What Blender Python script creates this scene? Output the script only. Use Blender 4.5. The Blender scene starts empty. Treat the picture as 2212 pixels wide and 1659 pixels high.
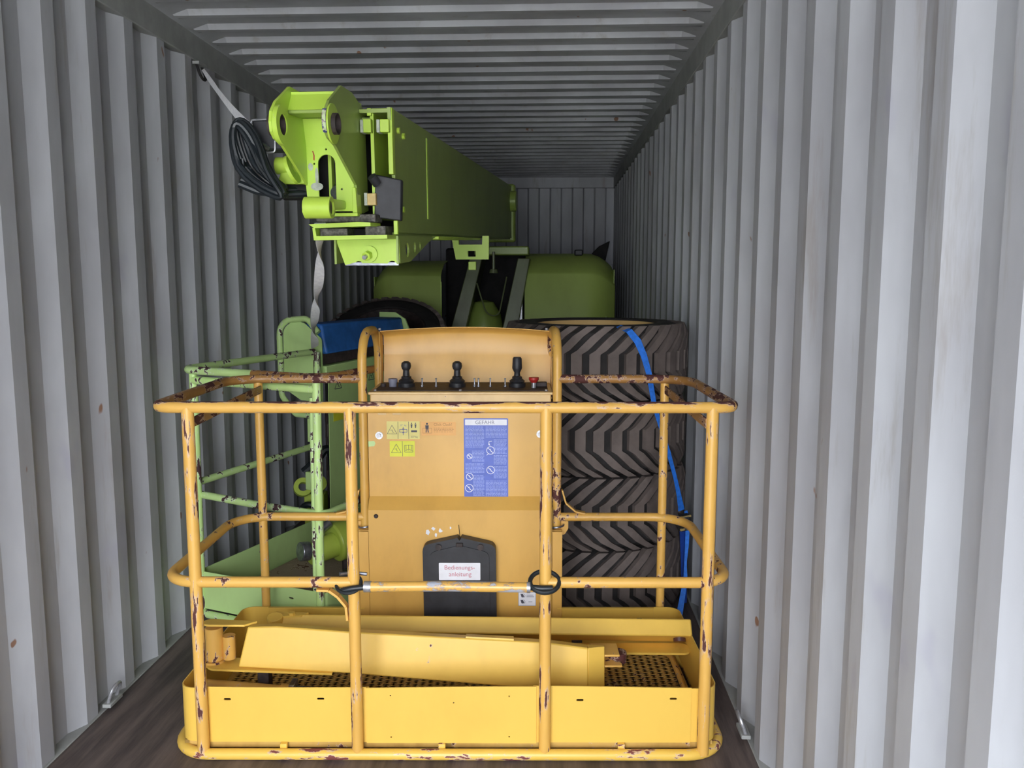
import bpy, bmesh, math, random
from mathutils import Vector, Matrix, geometry
random.seed(7)
PI = math.pi
S = bpy.context.scene
COL = S.collection

# ------------------------------------------------------------------ camera, world, light, exposure
F_PX = 1830.0
H = 1.595
cam = bpy.data.cameras.new('camera')
cam.sensor_width = 36.0
cam.lens = 36.0 * F_PX / 2212.0
cam.clip_start = 0.05
cam.clip_end = 200
cam_o = bpy.data.objects.new('camera', cam)
cam_o.location = (0, 0, H)
cam_o.rotation_euler = (math.radians(90 - 7.164), 0, math.radians(2.608))
COL.objects.link(cam_o)
S.camera = cam_o

OPEN_Y = -1.7           # where the container's door opening is, behind the camera
world = bpy.data.worlds.new('world')
S.world = world
world.use_nodes = True
bg = world.node_tree.nodes['Background']
bg.inputs['Color'].default_value = (0.89, 0.935, 1.0, 1)      # overcast daylight, brighter towards the zenith
wt = world.node_tree
tcw = wt.nodes.new('ShaderNodeTexCoord'); sxw = wt.nodes.new('ShaderNodeSeparateXYZ')
mxw = wt.nodes.new('ShaderNodeMath'); mxw.operation = 'MAXIMUM'; mxw.inputs[1].default_value = 0.0
maw = wt.nodes.new('ShaderNodeMath'); maw.operation = 'MULTIPLY_ADD'; maw.inputs[1].default_value = 1.2; maw.inputs[2].default_value = 0.6
wt.links.new(tcw.outputs['Generated'], sxw.inputs[0]); wt.links.new(sxw.outputs[2], mxw.inputs[0])
wt.links.new(mxw.outputs[0], maw.inputs[0]); wt.links.new(maw.outputs[0], bg.inputs['Strength'])
portal = bpy.data.lights.new('door_opening_portal', 'AREA')
portal.shape = 'RECTANGLE'
portal.size = 2.35
portal.size_y = 2.65
portal.cycles.is_portal = True
po = bpy.data.objects.new('door_opening_portal', portal)
po.location = (-0.475, OPEN_Y, 1.33)
po.rotation_euler = (math.radians(90), 0, 0)
COL.objects.link(po)
S.view_settings.view_transform = 'Standard'
S.view_settings.look = 'None'
S.view_settings.gamma = 1.0
S.view_settings.use_curve_mapping = False
S.view_settings.exposure = 4.1
S.cycles.use_denoising = True
S.cycles.max_bounces = 10
S.cycles.diffuse_bounces = 8

# ------------------------------------------------------------------ materials
def srgb(r, g, b):
    def c(v):
        v /= 255.0
        return v / 12.92 if v <= 0.04045 else ((v + 0.055) / 1.055) ** 2.4
    return (c(r), c(g), c(b), 1)

def N(nt, t, **kw):
    n = nt.nodes.new(t)
    for k, v in kw.items():
        if k.startswith('i_'):
            n.inputs[k[2:].replace('_', ' ')].default_value = v
        else:
            setattr(n, k, v)
    return n

def base_mat(name, col, rough=0.5, metal=0.0, spec=0.5):
    m = bpy.data.materials.new(name)
    m.use_nodes = True
    b = m.node_tree.nodes['Principled BSDF']
    b.inputs['Base Color'].default_value = col
    b.inputs['Roughness'].default_value = rough
    b.inputs['Metallic'].default_value = metal
    b.inputs['Specular IOR Level'].default_value = spec
    return m, m.node_tree, b

def noise(nt, scale, detail=4, rough=0.6, stretch=(1, 1, 1), off=(0, 0, 0)):
    tc = N(nt, 'ShaderNodeTexCoord')
    mp = N(nt, 'ShaderNodeMapping')
    mp.inputs['Scale'].default_value = stretch
    mp.inputs['Location'].default_value = off
    nz = N(nt, 'ShaderNodeTexNoise')
    nz.inputs['Scale'].default_value = scale
    nz.inputs['Detail'].default_value = detail
    nz.inputs['Roughness'].default_value = rough
    nt.links.new(tc.outputs['Object'], mp.inputs['Vector'])
    nt.links.new(mp.outputs['Vector'], nz.inputs['Vector'])
    return nz.outputs['Fac']

def math_n(nt, op, a, b=None, clamp=False):
    n = N(nt, 'ShaderNodeMath', operation=op, use_clamp=clamp)
    for i, v in enumerate((a, b)):
        if v is None: continue
        if isinstance(v, (int, float)): n.inputs[i].default_value = v
        else: nt.links.new(v, n.inputs[i])
    return n.outputs[0]

def step(nt, v, lo, hi):
    n = N(nt, 'ShaderNodeMapRange', interpolation_type='SMOOTHSTEP')
    n.inputs['From Min'].default_value = lo
    n.inputs['From Max'].default_value = hi
    nt.links.new(v, n.inputs['Value'])
    return n.outputs['Result']

def mix(nt, fac, a, b):
    n = N(nt, 'ShaderNodeMix', data_type='RGBA')
    if isinstance(fac, (int, float)): n.inputs[0].default_value = fac
    else: nt.links.new(fac, n.inputs[0])
    for i, v in ((6, a), (7, b)):
        if isinstance(v, tuple): n.inputs[i].default_value = v
        else: nt.links.new(v, n.inputs[i])
    return n.outputs[2]

def bump(nt, b, h, strength=0.15, dist=0.002):
    bn = N(nt, 'ShaderNodeBump')
    bn.inputs['Strength'].default_value = strength
    bn.inputs['Distance'].default_value = dist
    nt.links.new(h, bn.inputs['Height'])
    nt.links.new(bn.outputs['Normal'], b.inputs['Normal'])

RUST = srgb(84, 44, 40)
PRIMER = srgb(205, 180, 165)
def paint(name, col, chips=0.64, stretch=(1, 1, 1), rough=0.38, top=0.0, grime=0.12, chipcol=RUST, primer=PRIMER, scale=42):
    """painted steel: grime clouds, primer ring and rust where the paint is chipped"""
    m, nt, b = base_mat(name, col, rough)
    n1 = noise(nt, scale, 5, 0.62, stretch)
    n2 = noise(nt, 6, 2, 0.5, (1, 1, 1), (3, 1, 7))
    v = math_n(nt, 'ADD', math_n(nt, 'MULTIPLY', n1, 0.62), math_n(nt, 'MULTIPLY', n2, 0.38))
    if top:
        g = N(nt, 'ShaderNodeNewGeometry')
        sx = N(nt, 'ShaderNodeSeparateXYZ')
        nt.links.new(g.outputs['Normal'], sx.inputs[0])
        up = math_n(nt, 'POWER', math_n(nt, 'MAXIMUM', sx.outputs[2], 0.0), 2.0)
        v = math_n(nt, 'ADD', v, math_n(nt, 'MULTIPLY', up, top))
    gr = noise(nt, 3.3, 5, 0.65, (1, 1, 0.5), (9, 4, 2))
    dark = (col[0] * 0.62, col[1] * 0.55, col[2] * 0.5, 1)
    c = mix(nt, math_n(nt, 'MULTIPLY', step(nt, gr, 0.42, 0.75), grime * 3), col, dark)
    c = mix(nt, math_n(nt, 'MULTIPLY', step(nt, v, chips - 0.028, chips - 0.018), 0.65), c, primer)
    c = mix(nt, step(nt, v, chips - 0.006, chips + 0.004), c, chipcol)
    nt.links.new(c, b.inputs['Base Color'])
    nt.links.new(math_n(nt, 'ADD', math_n(nt, 'MULTIPLY', step(nt, v, chips - 0.01, chips + 0.01), 0.4), rough), b.inputs['Roughness'])
    bump(nt, b, math_n(nt, 'ADD', math_n(nt, 'MULTIPLY', step(nt, v, chips - 0.01, chips + 0.01), -1.0), math_n(nt, 'MULTIPLY', noise(nt, 240, 2), 0.25)), 0.25, 0.0006)
    return m

YEL = srgb(231, 189, 84)
YEL2 = srgb(224, 174, 86)
GRN_SHADE = srgb(148, 170, 82)
GRP = srgb(192, 222, 146)
M = {}
M['y_panel'] = paint('yellow_sheet', YEL2, 0.73, grime=0.16)
M['y_toe'] = paint('yellow_toe_board', YEL, 0.735, grime=0.06)
M['y_rail'] = paint('yellow_rail_worn', YEL2, 0.598, (0.22, 1, 1), top=0.148, grime=0.2)
M['y_side'] = paint('yellow_rail_rusty', srgb(168, 122, 66), 0.545, (1, 0.4, 1), top=0.04, grime=0.3)
M['y_post'] = paint('yellow_post_worn', YEL2, 0.572, (1.3, 1.3, 0.16), grime=0.1)
M['y_tube'] = paint('yellow_tube', YEL2, 0.605, (1, 1, 0.6), grime=0.12)
M['y_base'] = paint('yellow_base_tube', YEL, 0.575, (0.3, 1, 1), grime=0.1, chipcol=srgb(120, 62, 56))
M['y_beam'] = paint('yellow_beam', YEL, 0.70, grime=0.1)
M['y_floor'] = paint('yellow_worn_floor', srgb(206, 168, 92), 0.61, grime=0.35)
M['y_box'] = paint('yellow_dusty_box', srgb(222, 186, 124), 0.66, grime=0.25)
M['g_shade'] = paint('green_shaded', GRN_SHADE, 0.72, grime=0.12, chipcol=srgb(60, 66, 60), primer=srgb(190, 196, 190))  # boom green darkened, the shade on its side faces put into the colour
M['g_lit'] = paint('green_lit', srgb(188, 220, 80), 0.685, grime=0.12, chipcol=srgb(60, 66, 60), primer=srgb(190, 196, 190))  # brighter copy of the same green, for faces turned to the door light
M['g_hood'] = paint('green_hood', srgb(176, 198, 100), 0.78, grime=0.1, rough=0.45)
M['g_pale'] = paint('pale_green_sheet', GRP, 0.68, grime=0.1, primer=srgb(200, 220, 190))
M['g_rail'] = paint('pale_green_rail', GRP, 0.575, (0.6, 0.6, 0.6), top=0.03, grime=0.12, chipcol=srgb(70, 44, 46), primer=srgb(215, 225, 205))
M['g_post'] = paint('pale_green_post', srgb(196, 228, 146), 0.565, (1.3, 1.3, 0.3), grime=0.1, chipcol=srgb(70, 44, 46), primer=srgb(215, 225, 205))
M['g_fresh'] = paint('green_hydraulics', srgb(184, 204, 82), 0.70, grime=0.15)
M['g_grey'] = paint('grey_green_steel', srgb(112, 122, 84), 0.70, grime=0.3)
M['brown'] = paint('brown_primer_floor', srgb(156, 128, 120), 0.60, grime=0.3)

def simple(name, col, rough=0.6, metal=0.0, var=0.25, scale=12, bumps=0.1, stretch=(1, 1, 1)):
    m, nt, b = base_mat(name, col, rough, metal)
    f = noise(nt, scale, 5, 0.6, stretch)
    d = (col[0] * (1 - var), col[1] * (1 - var), col[2] * (1 - var), 1)
    l = (min(1, col[0] * (1 + var)), min(1, col[1] * (1 + var)), min(1, col[2] * (1 + var)), 1)
    nt.links.new(mix(nt, step(nt, f, 0.3, 0.7), d, l), b.inputs['Base Color'])
    if bumps: bump(nt, b, noise(nt, scale * 9, 3), bumps, 0.001)
    return m
M['rubber'] = simple('tyre_rubber', srgb(104, 93, 88), 0.75, var=0.2, scale=9, bumps=0.3)
M['rubber_shade'] = simple('tyre_rubber_shade', srgb(38, 35, 34), 0.85, var=0.3, scale=14)  # same rubber made darker: shade between the lugs put into the colour
M['black'] = simple('black_plastic', srgb(40, 40, 44), 0.5, var=0.25, scale=20)
M['brownblack'] = simple('brown_black', srgb(60, 50, 48), 0.65, var=0.4, scale=30)
M['cable'] = simple('black_cable', srgb(28, 34, 38), 0.4, var=0.3)
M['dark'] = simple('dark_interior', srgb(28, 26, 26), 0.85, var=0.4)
M['grease'] = simple('greasy_steel', srgb(96, 92, 86), 0.6, 0.2, var=0.6, scale=60, bumps=0.5)
M['steel'] = simple('bare_steel', srgb(150, 152, 160), 0.32, 0.85, var=0.3, scale=40)
M['zinc'] = simple('zinc_plated', srgb(180, 180, 184), 0.35, 0.6, var=0.2, scale=60)
M['gold'] = simple('brass_pad', srgb(196, 170, 110), 0.5, 0.2, var=0.2)
M['rod'] = simple('blue_grey_cylinder', srgb(96, 108, 130), 0.35, 0.4, var=0.3, scale=30)
M['blue'] = simple('blue_plastic', srgb(44, 100, 172), 0.5, var=0.25, scale=8)
M['red'] = simple('red_plastic', srgb(170, 40, 34), 0.45, var=0.2)
M['white'] = simple('white_label', srgb(235, 235, 240), 0.45, var=0.05)
M['webwhite'] = simple('white_webbing', srgb(246, 246, 250), 0.7, var=0.08, scale=60, bumps=0.4)
M['webpatch'] = simple('bare_primer_patch', srgb(170, 176, 160), 0.5, var=0.2, scale=60)
M['webblue'] = simple('blue_webbing', srgb(40, 120, 225), 0.55, var=0.15, scale=60, bumps=0.4)
M['dkblue'] = simple('dark_blue_webbing', srgb(22, 62, 150), 0.6, var=0.15, scale=60)
M['signblue'] = simple('sign_blue', srgb(88, 108, 196), 0.45, var=0.08, scale=30)
M['signink'] = simple('sign_ink_pale', srgb(165, 180, 232), 0.5, var=0.05)
M['ink'] = simple('dark_ink', srgb(72, 70, 82), 0.6, var=0.1)
M['inkgrey'] = simple('grey_ink', srgb(130, 130, 146), 0.6, var=0.1)
M['inkred'] = simple('red_ink', srgb(196, 110, 124), 0.6, var=0.1)
M['inkblue'] = simple('violet_ink', srgb(96, 92, 150), 0.6, var=0.1)
M['paleyel'] = simple('pale_yellow_sticker', srgb(228, 214, 128), 0.5, var=0.05)
M['lime'] = simple('lime_sticker', srgb(222, 222, 60), 0.5, var=0.05)
M['orange'] = simple('orange_sticker', srgb(238, 178, 100), 0.5, var=0.04)
M['inkorange'] = simple('brown_ink', srgb(176, 118, 60), 0.5, var=0.04)

def wall_mat():
    m, nt, b = base_mat('container_grey_paint', srgb(170, 173, 180), 0.55)
    a = noise(nt, 2.2, 5, 0.6, (1, 1, 0.35))
    base = mix(nt, step(nt, a, 0.3, 0.7), srgb(160, 160, 164), srgb(184, 186, 190))
    st = noise(nt, 9, 6, 0.7, (1, 1, 0.12), (5, 2, 1))
    base = mix(nt, math_n(nt, 'MULTIPLY', step(nt, st, 0.56, 0.72), 0.45), base, srgb(140, 130, 118))
    gr = noise(nt, 5, 3, 0.6, (1, 1, 0.5), (1, 8, 3))
    base = mix(nt, math_n(nt, 'MULTIPLY', step(nt, gr, 0.62, 0.75), 0.35), base, srgb(150, 146, 168))
    ru = noise(nt, 14, 2, 0.4, (1, 1, 0.6), (2, 2, 9))
    base = mix(nt, math_n(nt, 'MULTIPLY', step(nt, ru, 0.755, 0.78), 0.9), base, srgb(128, 88, 60))
    nt.links.new(base, b.inputs['Base Color'])
    bump(nt, b, noise(nt, 160, 3), 0.15, 0.0008)
    return m
M['wall'] = wall_mat()
M['rail'] = simple('container_rail_paint', srgb(150, 151, 148), 0.6, var=0.12, scale=7)
def floor_mat():
    m, nt, b = base_mat('worn_plywood', srgb(80, 70, 68), 0.62)
    g = noise(nt, 16, 8, 0.7, (1, 0.08, 1))
    base = mix(nt, step(nt, g, 0.3, 0.72), srgb(62, 54, 54), srgb(112, 98, 92))
    s = noise(nt, 30, 4, 0.7, (1, 0.05, 1), (4, 0, 0))
    base = mix(nt, math_n(nt, 'MULTIPLY', step(nt, s, 0.66, 0.72), 0.5), base, srgb(150, 140, 134))
    p = noise(nt, 2.5, 4, 0.6, (1, 0.6, 1), (7, 3, 0))
    base = mix(nt, math_n(nt, 'MULTIPLY', step(nt, p, 0.5, 0.68), 0.55), base, srgb(46, 38, 38))
    nt.links.new(base, b.inputs['Base Color'])
    bump(nt, b, g, 0.3, 0.002)
    return m
M['floor'] = floor_mat()
M['asphalt'] = simple('yard_concrete', srgb(176, 174, 168), 0.9, var=0.15, scale=2)

# ------------------------------------------------------------------ mesh helpers
W = {}                                             # object -> world matrix of its root
def tag(o, label=None, cat=None, group=None, kind=None):
    if label: o['label'] = label
    if cat: o['category'] = cat
    if group: o['group'] = group
    if kind: o['kind'] = kind
    return o
def thing(name, label, cat, loc=(0, 0, 0), rot=None, group=None):
    o = bpy.data.objects.new(name, None)
    COL.objects.link(o)
    mt = Matrix.Translation(loc)
    if rot is not None: mt = mt @ rot
    o.matrix_world = mt
    W[o] = mt
    return tag(o, label, cat, group)

class MB:
    def __init__(s, local=True):
        s.v = []; s.f = []; s.local = local
    def add(s, vs, fs):
        o = len(s.v)
        s.v += [Vector(p) for p in vs]
        s.f += [tuple(i + o for i in f) for f in fs]
        return s
    def hexa(s, p):                                # 8 corners: bottom ring then top ring
        return s.add(p, [(3, 2, 1, 0), (4, 5, 6, 7), (0, 1, 5, 4), (1, 2, 6, 5), (2, 3, 7, 6), (3, 0, 4, 7)])
    def box(s, x0, x1, y0, y1, z0, z1, R=None, c=None):
        p = [Vector(q) for q in ((x0, y0, z0), (x1, y0, z0), (x1, y1, z0), (x0, y1, z0), (x0, y0, z1), (x1, y0, z1), (x1, y1, z1), (x0, y1, z1))]
        if R is not None:
            cc = Vector(c) if c else sum(p, Vector()) / 8
            p = [cc + R @ (q - cc) for q in p]
        return s.hexa(p)
    def bar(s, a, b, w, h, up=(0, 0, 1), w2=None, h2=None):
        a, b = Vector(a), Vector(b)
        d = (b - a).normalized()
        sx = d.cross(Vector(up)).normalized(); uz = sx.cross(d)
        w2 = w if w2 is None else w2; h2 = h if h2 is None else h2
        q = []
        for c, ww, hh in ((a, w, h), (b, w2, h2)):
            q += [c - sx * ww / 2 - uz * hh / 2, c + sx * ww / 2 - uz * hh / 2, c + sx * ww / 2 + uz * hh / 2, c - sx * ww / 2 + uz * hh / 2]
        return s.hexa([q[0], q[1], q[2], q[3], q[4], q[5], q[6], q[7]])
    def tube(s, path, r, seg=14, closed=False, caps=True, squash=None):
        P = [Vector(p) for p in path]
        n = len(P)
        rs = r if isinstance(r, (list, tuple)) else [r] * n
        T = []
        for i in range(n):
            if closed: t = P[(i + 1) % n] - P[i - 1]
            else: t = P[min(i + 1, n - 1)] - P[max(i - 1, 0)]
            T.append(t.normalized())
        ref = Vector((0, 0, 1)) if abs(T[0].z) < 0.9 else Vector((1, 0, 0))
        nrm = (ref - T[0] * ref.dot(T[0])).normalized()
        vs, fs = [], []
        for i in range(n):
            nrm = (nrm - T[i] * nrm.dot(T[i])).normalized()
            bi = T[i].cross(nrm)
            for k in range(seg):
                a = 2 * PI * k / seg
                vs.append(P[i] + (nrm * math.cos(a) + bi * math.sin(a)) * rs[i])
        m = n if closed else n - 1
        for i in range(m):
            j = (i + 1) % n
            for k in range(seg):
                l = (k + 1) % seg
                fs.append((i * seg + k, i * seg + l, j * seg + l, j * seg + k))
        if caps and not closed:
            fs.append(tuple(range(seg - 1, -1, -1)))
            fs.append(tuple((n - 1) * seg + k for k in range(seg)))
        return s.add(vs, fs)
    def cyl(s, a, b, r, seg=20, r2=None):
        return s.tube([a, b], [r, r if r2 is None else r2], seg)
    def lathe(s, prof, seg=32, Mx=None):           # profile of (radius, z) about local z
        vs, fs = [], []
        n = len(prof)
        for k in range(seg):
            a = 2 * PI * k / seg
            for r, z in prof:
                p = Vector((r * math.cos(a), r * math.sin(a), z))
                vs.append(Mx @ p if Mx else p)
        for k in range(seg):
            l = (k + 1) % seg
            for i in range(n - 1):
                fs.append((k * n + i, l * n + i, l * n + i + 1, k * n + i + 1))
        return s.add(vs, fs)
    def plate(s, outer, holes, fn, th):            # 2-D outline with holes; fn(a, b, t) -> point
        loops = [outer] + holes
        flat = [p for l in loops for p in l]
        tris = geometry.tessellate_polygon([[Vector((a, b, 0)) for a, b in l] for l in loops])
        n = len(flat)
        vs = [fn(a, b, 0) for a, b in flat] + [fn(a, b, th) for a, b in flat]
        fs = [tuple(t) for t in tris] + [tuple(i + n for i in reversed(t)) for t in tris]
        o = 0
        for l in loops:
            m = len(l)
            for i in range(m):
                j = (i + 1) % m
                fs.append((o + i, o + j, n + o + j, n + o + i))
            o += m
        return s.add(vs, fs)
    def ribbon(s, path, z0, z1, th=0.004):         # upright sheet along a plan path
        P = [Vector((p[0], p[1], 0)) for p in path]
        n = len(P); off = []
        for i in range(n):
            t = (P[min(i + 1, n - 1)] - P[max(i - 1, 0)]).normalized()
            off.append(Vector((-t.y, t.x, 0)) * th)
        zf0 = z0 if callable(z0) else (lambda i: z0)
        zf1 = z1 if callable(z1) else (lambda i: z1)
        vs = []
        for i in range(n):
            for q, zz in ((P[i], zf0(i)), (P[i], zf1(i)), (P[i] + off[i], zf1(i)), (P[i] + off[i], zf0(i))):
                vs.append(Vector((q.x, q.y, zz)))
        fs = [(3, 2, 1, 0), tuple(4 * (n - 1) + k for k in range(4))]
        for i in range(n - 1):
            for k in range(4):
                l = (k + 1) % 4
                fs.append((4 * i + k, 4 * i + l, 4 * i + 4 + l, 4 * i + 4 + k))
        return s.add(vs, fs)
    def sheet(s, rows, th):                        # grid of points thickened along its normal
        n, m = len(rows), len(rows[0])
        R = [[Vector(p) for p in r] for r in rows]
        vs = [p for r in R for p in r]
        back = []
        for i in range(n):
            for j in range(m):
                a = R[min(i + 1, n - 1)][j] - R[max(i - 1, 0)][j]
                b = R[i][min(j + 1, m - 1)] - R[i][max(j - 1, 0)]
                back.append(R[i][j] - a.cross(b).normalized() * th)
        vs += back
        K = n * m
        fs = []
        for i in range(n - 1):
            for j in range(m - 1):
                q = (i * m + j, i * m + j + 1, (i + 1) * m + j + 1, (i + 1) * m + j)
                fs.append(q[::-1]); fs.append(tuple(k + K for k in q))
        rim = [j for j in range(m)] + [i * m + m - 1 for i in range(1, n)] + [(n - 1) * m + j for j in range(m - 2, -1, -1)] + [i * m for i in range(n - 2, 0, -1)]
        for i in range(len(rim)):
            a, b = rim[i], rim[(i + 1) % len(rim)]
            fs.append((a, b, b + K, a + K))
        return s.add(vs, fs)
    def build(s, name, mat, parent=None, bevel=0, smooth=35, recalc=True):
        vs = s.v
        if parent is not None and not s.local:
            inv = W[parent].inverted()
            vs = [inv @ p for p in vs]
        me = bpy.data.meshes.new(name)
        me.from_pydata([tuple(p) for p in vs], [], s.f)
        if recalc:
            bm = bmesh.new(); bm.from_mesh(me)
            bmesh.ops.recalc_face_normals(bm, faces=bm.faces)
            bm.to_mesh(me); bm.free()
        me.materials.append(mat)
        if smooth:
            me.polygons.foreach_set('use_smooth', [True] * len(me.polygons))
            me.set_sharp_from_angle(angle=math.radians(smooth))
        o = bpy.data.objects.new(name, me)
        COL.objects.link(o)
        if parent is not None:
            o.parent = parent
            W[o] = W[parent]
        if bevel:
            bv = o.modifiers.new('bevel', 'BEVEL')
            bv.width = bevel; bv.segments = 2; bv.limit_method = 'ANGLE'; bv.angle_limit = math.radians(40)
        return o
def struct(name, mb, mat, **k):
    return tag(mb.build(name, mat, **k), kind='structure')

def fillet(pts, rad, n=7, closed=False):
    P = [Vector(p) for p in pts]
    rs = rad if isinstance(rad, (list, tuple)) else [rad] * len(P)
    out = []
    for i, p in enumerate(P):
        if not closed and i in (0, len(P) - 1):
            out.append(p); continue
        a, b = P[i - 1], P[(i + 1) % len(P)]
        da, db = (a - p), (b - p)
        ang = da.angle(db)
        r = rs[i]
        if r <= 0 or ang > PI - 0.01:
            out.append(p); continue
        L = min(r / math.tan(ang / 2), da.length * 0.49, db.length * 0.49)
        r = L * math.tan(ang / 2)
        da.normalize(); db.normalize()
        c = p + (da + db).normalized() * (r / math.sin(ang / 2))
        s0, s1 = p + da * L - c, p + db * L - c
        w = s0.angle(s1)
        for k in range(n + 1):
            t = k / n
            out.append(c + (s0 * math.sin((1 - t) * w) + s1 * math.sin(t * w)) / math.sin(w))
    return out
def rrect(a0, a1, b0, b1, r, n=5):
    return [(p.x, p.y) for p in fillet([(a0, b0, 0), (a1, b0, 0), (a1, b1, 0), (a0, b1, 0)], r, n, True)]
def circ(a, b, r, n=20, rb=None):
    rb = r if rb is None else rb
    return [(a + r * math.cos(2 * PI * k / n), b + rb * math.sin(2 * PI * k / n)) for k in range(n)]
def text_mb(body, size, place, thick=0.0006, align='CENTER', spacing=1.0):
    cu = bpy.data.curves.new('text', 'FONT')
    cu.body = body; cu.size = size; cu.extrude = 0; cu.align_x = align; cu.align_y = 'CENTER'
    cu.space_character = spacing; cu.resolution_u = 3
    o = bpy.data.objects.new('text', cu)
    COL.objects.link(o)
    me = o.to_mesh()
    vs = [place(v.co.x, v.co.y) for v in me.vertices]
    fs = [tuple(p.vertices) for p in me.polygons]
    o.to_mesh_clear()
    bpy.data.objects.remove(o); bpy.data.curves.remove(cu)
    mb = MB(); mb.add(vs, fs)
    return mb

# ------------------------------------------------------------------ the container
XL, XR, YB, ZR = -1.65, 0.70, 9.75, 2.705
PITCH = 0.275
def corrugated(x_in, side, start):
    """side wall of trapezoid corrugation; side = -1 left, +1 right"""
    k0 = math.floor((OPEN_Y - start) / PITCH)
    ys = []
    y = start + k0 * PITCH
    while y < YB + 0.3:
        ys += [(y, 0), (y + 0.071, 0), (y + 0.137, 1), (y + 0.209, 1)]
        y += PITCH
    ys = [(max(OPEN_Y, min(YB + 0.02, a)), o) for a, o in ys]
    q = []
    for a, o in ys:
        if not q or abs(q[-1][0] - a) > 1e-4: q.append((a, o))
    mb = MB()
    vs, fs = [], []
    for a, o in q:
        for dx in (0, 0.004):
            x = x_in + side * (0.036 * o + dx)
            vs += [(x, a, -0.05), (x, a, ZR + 0.03)]
    for i in range(len(q) - 1):
        b = 4 * i; c = 4 * i + 4
        fs += [(b, c, c + 1, b + 1), (b + 2, b + 3, c + 3, c + 2), (b, b + 2, c + 2, c), (b + 1, c + 1, c + 3, b + 3)]
    mb.add(vs, fs)
    return mb
struct('wall_left', corrugated(XL, -1, 2.790), M['wall'], smooth=0, recalc=False)
struct('wall_right', corrugated(XR, 1, 1.297), M['wall'], smooth=0, recalc=False)

# front end wall of the container, with its own narrower corrugation
mb = MB(); vs = []; fs = []
x = XL - 0.3; q = []
x0 = 0.5586 - 0.062 - 12 * 0.25
while x0 < XR + 0.3:
    q += [(x0, 0), (x0 + 0.108, 0), (x0 + 0.125, 1), (x0 + 0.233, 1)]
    x0 += 0.25
for a, o in q:
    y = YB + 0.045 * o
    vs += [(a, y, -0.05), (a, y, ZR + 0.03)]
for i in range(len(q) - 1):
    fs.append((2 * i, 2 * i + 1, 2 * i + 3, 2 * i + 2))
mb.add(vs, fs)
struct('wall_back', mb, M['wall'], smooth=0, recalc=False)
mb = MB().box(XL - 0.04, XR + 0.04, YB - 0.04, YB - 0.005, ZR - 0.115, ZR + 0.01)
struct('trim_1', mb, M['wall'], bevel=0.006)

# roof: stamped cross corrugations fading out before the side rails
nx = [XL - 0.06, XL + 0.035, XL + 0.10, XR - 0.10, XR - 0.035, XR + 0.06]
amp = [0, 0, 1, 1, 0, 0]
P2 = 0.2118
prof = [(0.0, 0), (0.018, 1), (0.160, 1), (0.178, 0)]
ys = []
y = 3.542 - 28 * P2
while y < YB + 0.1:
    for d, o in prof: ys.append((y + d, o))
    y += P2
ys = [(OPEN_Y, 0)] + [q for q in ys if OPEN_Y < q[0] < YB + 0.1]
vs, fs = [], []
for a, o in ys:
    for j, xx in enumerate(nx):
        vs.append((xx, a, ZR + 0.022 * o * amp[j]))
n = len(nx)
for i in range(len(ys) - 1):
    for j in range(n - 1):
        fs.append((i * n + j, i * n + j + 1, (i + 1) * n + j + 1, (i + 1) * n + j))
struct('ceiling', MB().add(vs, fs), M['wall'], smooth=20, recalc=False)

mb = MB().box(XL - 0.05, XR + 0.05, OPEN_Y, YB + 0.05, -0.06, 0.0)
struct('floor', mb, M['floor'], smooth=0)
# top side rails and the steel strips at the foot of the walls
struct('trim_2', MB().box(XL - 0.045, XL + 0.006, OPEN_Y, YB, ZR - 0.115, ZR + 0.002), M['rail'], bevel=0.004)
struct('trim_3', MB().box(XR - 0.006, XR + 0.045, OPEN_Y, YB, ZR - 0.115, ZR + 0.002), M['rail'], bevel=0.004)
struct('trim_4', MB().box(XL - 0.045, XL + 0.010, OPEN_Y, YB, 0.0, 0.006), M['rail'], bevel=0.003)
struct('trim_5', MB().box(XR - 0.010, XR + 0.045, OPEN_Y, YB, 0.0, 0.006), M['rail'], bevel=0.003)
# door frame at the open end and the yard outside it
struct('trim_6', MB().box(XL - 0.1, XL + 0.02, OPEN_Y - 0.1, OPEN_Y, -0.1, ZR + 0.05).box(XR - 0.02, XR + 0.1, OPEN_Y - 0.1, OPEN_Y, -0.1, ZR + 0.05).box(XL, XR, OPEN_Y - 0.1, OPEN_Y, ZR - 0.09, ZR + 0.05), M['wall'], bevel=0.004)
struct('ground', MB().box(-15, 15, -25, OPEN_Y - 0.1, -0.3, -0.2), M['asphalt'], smooth=0)

def lashing_ring(loc, rz, tilt, label, mat='zinc', r=0.028):
    t = thing('lashing_ring', label, 'ring', loc, Matrix.Rotation(rz, 4, 'Z'))
    mb = MB()
    path = fillet([(0, -0.03, 0.004), (0, -0.036, 0.075), (0, 0.036, 0.075), (0, 0.03, 0.004)], 0.03, 8)
    R = Matrix.Rotation(tilt, 3, 'Y')
    mb.tube([R @ p for p in path], 0.0065, 10)
    mb.build('ring', M[mat], t)
    MB().box(-0.012, 0.02, -0.045, 0.045, -0.004, 0.010).build('weld_pad', M['rail'], t, bevel=0.002)
    return t
lashing_ring((XL + 0.015, 2.93, 0.020), 0, 0.35, 'steel lashing ring lying in the fluting at the foot of the left container wall')
lashing_ring((XR - 0.015, 2.82, 0.020), PI, 0.35, 'steel lashing ring at the foot of the right container wall')
t = lashing_ring((XL + 0.018, 4.00, 2.575), 0, 0.3, 'dark lashing ring high on the left wall under the roof rail', 'dark')
t.rotation_euler.x = PI

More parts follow.
